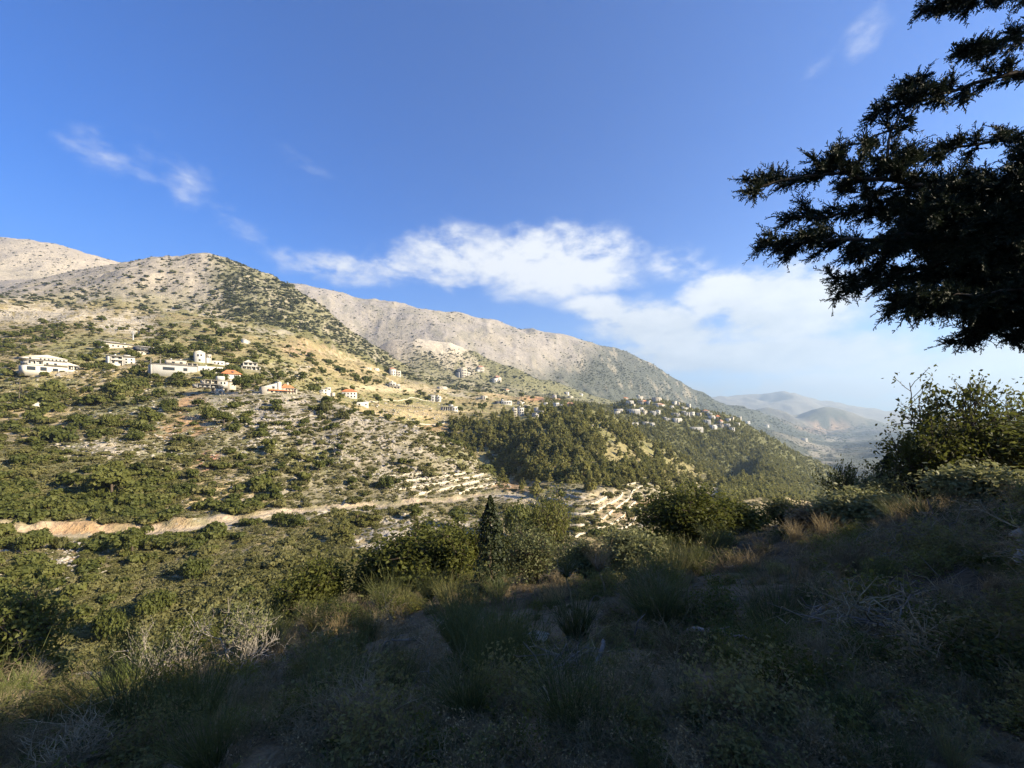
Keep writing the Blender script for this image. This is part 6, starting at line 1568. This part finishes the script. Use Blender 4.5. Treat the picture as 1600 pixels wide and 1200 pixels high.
for t in range(1300):
    y = math.exp(rs.uniform(math.log(2.7), math.log(27))); u = rs.uniform(-1.32, 1.45); x = u * y; px = 800 + FPX * u
    if n_sh >= 290: break
    z = ground(x, y)
    q = rs.rand(); g1 = float(vnoise(np.array(x / 4.0), np.array(y / 4.0), 91))
    low = y < 5 and 700 < px < 1350
    kd = ('leafy_shrub' if q < (.6 if low else (.42 if px > 900 else .36) + .15 * g1) else 'dry_shrub' if q < .66 else 'straggly_shrub' if q < .74 else 'thorny_shrub' if q < .87 else 'broom_shrub')
    h = rs.uniform(.4, 1.1) * (1.2 if y > 8 else .95)
    h = min(h, .125 * y + .18)
    c = cap(x, y, z, h)
    if c < h * .6: 
        if rs.rand() < .6: continue
        h = max(c, .22)
    w = h * rs.uniform(1.0, 1.7)
    if any((x - a) ** 2 + (y - b) ** 2 < (.55 * (w + c_)) ** 2 * .5 for a, b, c_ in MOUND[-80:]): continue
    MOUND.append((x, y, w)); n_sh += 1
    wd, cat, grp = WORD[kd]
    e = add_obj(kd, None, None, (x, y, z - .05), (rs.normal(0, .12), rs.normal(0, .12), rs.uniform(0, 6.28)))
    e.empty_display_size = .2
    size = 'small' if h < .4 else 'big' if h > .75 else 'medium'
    tint = float(rs.rand())
    tone = ('dark' if tint < .4 else 'pale' if tint > .75 else 'dull')
    tag(e, f"{size} {tone} {wd} {spot(px, y)}", cat, grp); e['column'] = px
    if kd == 'broom_shrub':
        e.scale = (w, w, h * 1.25)
        for k in range(2):
            cc = add_obj('stems', ME_BROOM[(n_sh + k) % 3], e, (rs.normal(0, .1), rs.normal(0, .1), 0), (0, 0, rs.uniform(0, 6.28))); cc['tint'] = tint * .5
    else:
        m1, m2 = KINDS[kd][n_sh % len(KINDS[kd])]
        e.scale = (w, w, h * 1.2)
        add_obj('twigs', m1, e)
        if m2 is not None: add_obj('leaves', m2, e)['tint'] = tint * .9
pp = own_slope_points(7600, 2.2, 42, 1.45, rs)
pos = []; scl = []; var = []; rot = []; tin = []
for (x, y) in pp:
    z = ground(x, y)
    dens = float(vnoise(np.array(x / 1.9), np.array(y / 1.9), 9)); grp = float(vnoise(np.array(x / 3.3), np.array(y / 3.3), 19))
    if dens < -.1 and rs.rand() < .75: continue
    s = (.16 + rs.gamma(2.0, .10)) * (1.5 if y > 12 else 1.0)
    s = cap(x, y, z, min(s, .07 * y + .12, .9))
    q = rs.rand()
    if q < .36 + .25 * grp: v = rs.randint(0, 4)
    elif q < .55 + .3 * grp: v = rs.randint(13, 17)
    elif q < .66: v = rs.randint(8, 10)
    elif q < .78: v = rs.randint(10, 13)
    else: v = rs.randint(4, 8)
    pos.append((x, y, z - .03)); scl.append((s * rs.uniform(.9, 1.35), s * rs.uniform(.9, 1.35), s * rs.uniform(.65, 1.1))); var.append(v); rot.append((rs.normal(0, .28), rs.normal(0, .28), rs.uniform(0, 6.28))); tin.append(rs.rand() ** 1.3)
gn_scatter('undergrowth', pos, rot, scl, var, tin, CO_UNDER)
pp = own_slope_points(4200, 2.6, 40, 1.45, rs)
pos = []; scl = []; var = []; rot = []; tin = []
for (x, y) in pp:
    z = ground(x, y)
    if vnoise(np.array(x / 2.3), np.array(y / 2.3), 29) < -.05: continue
    if y < 6 and rs.rand() < .5: continue
    s = cap(x, y, z, min(rs.uniform(.3, .95), .08 * y + .1))
    pos.append((x, y, z - .02)); scl.append((s, s, s * rs.uniform(.7, 1.2))); var.append(rs.randint(0, 3) if rs.rand() < .85 else rs.randint(3, 6)); rot.append((rs.normal(0, .2), rs.normal(0, .2), rs.uniform(0, 6.28))); tin.append(rs.rand())
gn_scatter('dry_grass', pos, rot, scl, var, tin, CO_GRASS)
# ------------------------------------------------------------------ the big cypress at the edge of the view: limbs, sprays, cones
M_CYP = mat_leaf('cypress_sprays', (.012, .018, .010), (.024, .034, .016), (.045, .058, .024), 0.12, 0.2)
M_CONE = mat_plain('cypress_cones', (.075, .055, .04), 0.8, 0.2, 0.3, 20)
CY = 8.2     # how far in front of the camera the limbs hang
def cp(px, py, dy=0.0):
    y = CY + dy
    return np.array([(px - 800) / FPX * y, y, (YH - py) / FPX * y])
trunk_px = 1820
base = np.array([(trunk_px - 800) / FPX * CY, CY, 0.0]); base[2] = ground(base[0], base[1])
cyp = thing('cypress_tree', 'old dark cypress whose drooping coned branches reach over the slope', 'tree', tuple(base))
add_obj('trunk', mesh_np('trunk', *tube([np.array([0, 0, -.4]), np.array([.05, 0, 4]), np.array([-.05, .1, 9]), np.array([0, 0, 15.5])], [.34, .28, .2, .05], 10), [M_BARK]), cyp)
rsy = np.random.RandomState(77)

def spray(rs_, P, D, L, V, W0, W1, Q):
    """one flat feathery shoot: an axis and side shoots, each with its own short ones"""
    d = D / np.linalg.norm(D); n = np.cross(d, rs_.normal(0, 1, 3)); n /= np.linalg.norm(n); s = np.cross(d, n)
    p = P.copy(); k = 6; w = .024
    for i in range(k):
        d = d + rs_.normal(0, .10, 3); d /= np.linalg.norm(d)
        q = p + d * L / k; V.append(p); Q.append(q); W0.append(w * (1 - i / k * .5)); W1.append(w * (1 - (i + 1) / k * .6))
        for sg in (-1, 1):
            if rs_.rand() < .12: continue
            e = d * .72 + s * sg * .6 + n * rs_.normal(0, .35); e /= np.linalg.norm(e); l = L * .34 * (1 - .55 * i / k) * rs_.uniform(.6, 1.25)
            V.append(q); Q.append(q + e * l); W0.append(w * .85); W1.append(w * .35)
            if rs_.rand() < .8:
                m = q + e * l * rs_.uniform(.35, .6); f = e * .7 + (d if rs_.rand() < .6 else n * rs_.choice([-1, 1])) * .7; f /= np.linalg.norm(f)
                V.append(m); Q.append(m + f * l * .5); W0.append(w * .7); W1.append(w * .3)
        p = q
    return p

def limb(pts, rad, nsub, sub_len, dens, up, lab=None, fill=.28, hang=-.1, cones=6, tipdens=1.0):
    """limb through the points; sub-branches leave it, sprays clothe them"""
    pts = np.array(pts); n = 14; tt = np.linspace(0, len(pts) - 1, n)
    C3 = np.stack([pchip(np.arange(len(pts)), pts[:, k], tt) for k in range(3)], -1)
    C3[1:] += rsy.normal(0, .035, (n - 1, 3))
    r = np.linspace(rad, rad * .16, n)
    br = add_obj('branch', mesh_np('branch', *tube(C3 - base, r, 6), [M_BARK]), cyp)
    V, Q, W0, W1 = [], [], [], []
    seg = []; cone_at = []
    for k in range(nsub):
        t = .12 + .88 * (k + rsy.rand()) / nsub; j = min(int(t * (n - 1)), n - 2); p = C3[j] + (C3[j + 1] - C3[j]) * (t * (n - 1) - j)
        d = C3[j + 1] - C3[j]; d /= np.linalg.norm(d)
        a = rsy.normal(0, 1, 3); a[2] = a[2] * .8 + up; a -= d * a.dot(d); a /= np.linalg.norm(a)
        d2 = d * .75 + a * .8; d2 /= np.linalg.norm(d2); L = sub_len * rsy.uniform(.5, 1.15) * (1 - .45 * t)
        q = p.copy(); m = 5
        for i in range(m):
            d2 = d2 + rsy.normal(0, .12, 3) + np.array([-.03, 0, hang * .3]); d2 /= np.linalg.norm(d2)
            q2 = q + d2 * L / m; seg.append((q, q2, .012 * (1 - i / m * .7), .012 * (1 - (i + 1) / m * .7), 0)); q = q2
            for c in range(dens * 2):
                e = d2 * .8 + rsy.normal(0, .55, 3); e[2] += up * .15
                o = spray(rsy, q - d2 * L / m * rsy.rand(), e, rsy.uniform(.6, 1.1) * fill * .85, V, W0, W1, Q)
        e = d2 + rsy.normal(0, .2, 3); spray(rsy, q, e, fill * 1.2, V, W0, W1, Q)
        if rsy.rand() < cones / nsub: cone_at.append(q + rsy.normal(0, .06, 3))
    for k in range(int(16 * tipdens)):
        j = rsy.randint(n - 5, n); d = C3[-1] - C3[-3]; d /= np.linalg.norm(d); e = d + rsy.normal(0, .45, 3); spray(rsy, C3[j], e, fill, V, W0, W1, Q)
    add_obj('twigs', mesh_np('twigs', *prisms(*[x - base if x.ndim == 2 else x for x in seg_arrays(seg)]), [M_BARK]), br)
    f = add_obj('foliage', mesh_np('foliage', *ribbons(np.array(V) - base, np.array(Q) - base, np.array(W0), np.array(W1), rsy), [M_CYP]), br)
    f['tint'] = float(rsy.uniform(.2, .6))
    for c in cone_at:
        v, fc = rock_mesh(rsy.randint(1000), 1.0)
        add_obj('cone', mesh_np('cone', v * .032, fc, [M_CONE], True), br, tuple(c - base))
# limbs as they cross the sky
limb([cp(1815, 250, .3), cp(1600, 300), cp(1450, 292), cp(1330, 272), cp(1165, 296, -.2)], .085, 44, .62, 3, .35, cones=10)
limb([cp(1400, 282), cp(1385, 235), cp(1408, 185), cp(1425, 140), cp(1440, 118)], .035, 18, .42, 2, .2, cones=4)
limb([cp(1815, 100, .4), cp(1640, 112, .2), cp(1540, 128), cp(1450, 150), cp(1362, 172)], .06, 32, .34, 2, .15, cones=8)
limb([cp(1400, 200), cp(1350, 220), cp(1310, 245), cp(1290, 265)], .02, 14, .36, 2, .3, cones=3)
limb([cp(1815, 200, .6), cp(1650, 215, .5), cp(1540, 222, .3), cp(1450, 245, .2), cp(1390, 265)], .05, 30, .5, 3, .2, cones=5)
limb([cp(1815, 330, -.2), cp(1600, 360, -.3), cp(1420, 362, -.3), cp(1300, 375, -.2), cp(1205, 385)], .08, 46, .7, 3, .0, cones=8)
limb([cp(1815, 340, .7), cp(1620, 320, .8), cp(1500, 335, .6), cp(1360, 330, .4), cp(1250, 345, .3)], .06, 40, .7, 3, .1, cones=6)
limb([cp(1815, 390, .2), cp(1640, 405, .1), cp(1500, 410), cp(1400, 425), cp(1318, 445)], .07, 40, .68, 3, -.1, cones=6)
limb([cp(1815, 420, -.3), cp(1660, 440, -.4), cp(1560, 450, -.3), cp(1480, 465, -.2), cp(1410, 478)], .06, 36, .62, 3, -.1, cones=6)
limb([cp(1815, 440, .5), cp(1680, 460, .4), cp(1590, 480, .2), cp(1530, 500, .1), cp(1505, 530)], .05, 30, .5, 3, -.2, cones=6)
limb([cp(1815, 480, 0), cp(1700, 500, 0), cp(1640, 510, 0), cp(1580, 520, 0)], .05, 24, .5, 3, -.2, cones=4)
limb([cp(1815, 300, -.8), cp(1680, 320, -.9), cp(1580, 350, -.8), cp(1500, 385, -.6)], .05, 34, .7, 4, .0, cones=6)
limb([cp(1815, 380, .9), cp(1690, 370, 1.0), cp(1600, 385, .9), cp(1520, 400, .8)], .05, 34, .7, 4, .0, cones=3)
limb([cp(1815, 30, .2), cp(1660, 45), cp(1580, 60), cp(1530, 76), cp(1503, 84)], .05, 22, .30, 2, .1, cones=6)
limb([cp(1815, -70, .1), cp(1660, -25), cp(1560, -4), cp(1500, 2), cp(1452, 8)], .05, 24, .36, 3, -.1, cones=4)
# inner limbs that close the crown
for k in range(22):
    t = (k + .5) / 22
    xe = rsy.uniform(1290, 1640); lo = np.interp(xe, [1230, 1320, 1420, 1520, 1650], [392, 432, 480, 520, 530]); hi = np.interp(xe, [1230, 1320, 1450, 1650], [290, 285, 275, 235])
    ye = hi + (lo - hi) * ((k * 0.618) % 1.0); dd = rsy.uniform(-1.1, 1.3)
    y0 = 200 + (ye - 235) * .95
    limb([cp(1815, y0, dd), cp((1815 + xe) / 2, (y0 + ye) / 2 + 8, dd), cp(xe, ye, dd * .7)], .045, 36, .62, 3, -.05, cones=2)
# the part of the tree beyond the picture: tiers of limbs round the trunk, which also shade the slope
for k in range(26):
    a = k * 2.4 + .3; z = .8 + (k / 26) * 12.5; L = 2.8 * (1 - k / 34)
    if -math.pi * .5 < ((a - math.pi + math.pi) % (2 * math.pi)) - math.pi < -10: continue
    d = np.array([math.cos(a), math.sin(a), .12])
    p0 = base + np.array([0, 0, z])
    p2 = p0 + d * L
    if (800 + FPX * p2[0] / max(p2[1], .5)) < 1760 and p2[1] > 1: continue
    limb([p0, p0 + d * L * .5 + (0, 0, .1), p2], .05, 16, .7, 2, 0, cones=0, tipdens=.5)

# ------------------------------------------------------------------ labels that are still alike: told apart by their order in the picture
ORD = ['first', 'second', 'third', 'fourth', 'fifth', 'sixth', 'seventh', 'eighth', 'ninth', 'tenth', 'eleventh', 'twelfth', 'thirteenth', 'fourteenth', 'fifteenth', 'sixteenth', 'seventeenth', 'eighteenth', 'nineteenth', 'twentieth']
same = {}
for o in scene.objects:
    if o.parent is None and 'label' in o and 'column' in o: same.setdefault(o['label'], []).append(o)
for lab, L in same.items():
    if len(L) < 2: continue
    L.sort(key=lambda o: o['column'])
    for k, o in enumerate(L):
        if k < 20:
            t = lab + f", {ORD[k]} from left"
            w = t.split()
            while len(w) > 16: w = w[1:]
            o['label'] = ' '.join(w)
for o in scene.objects:
    if 'column' in o: del o['column']
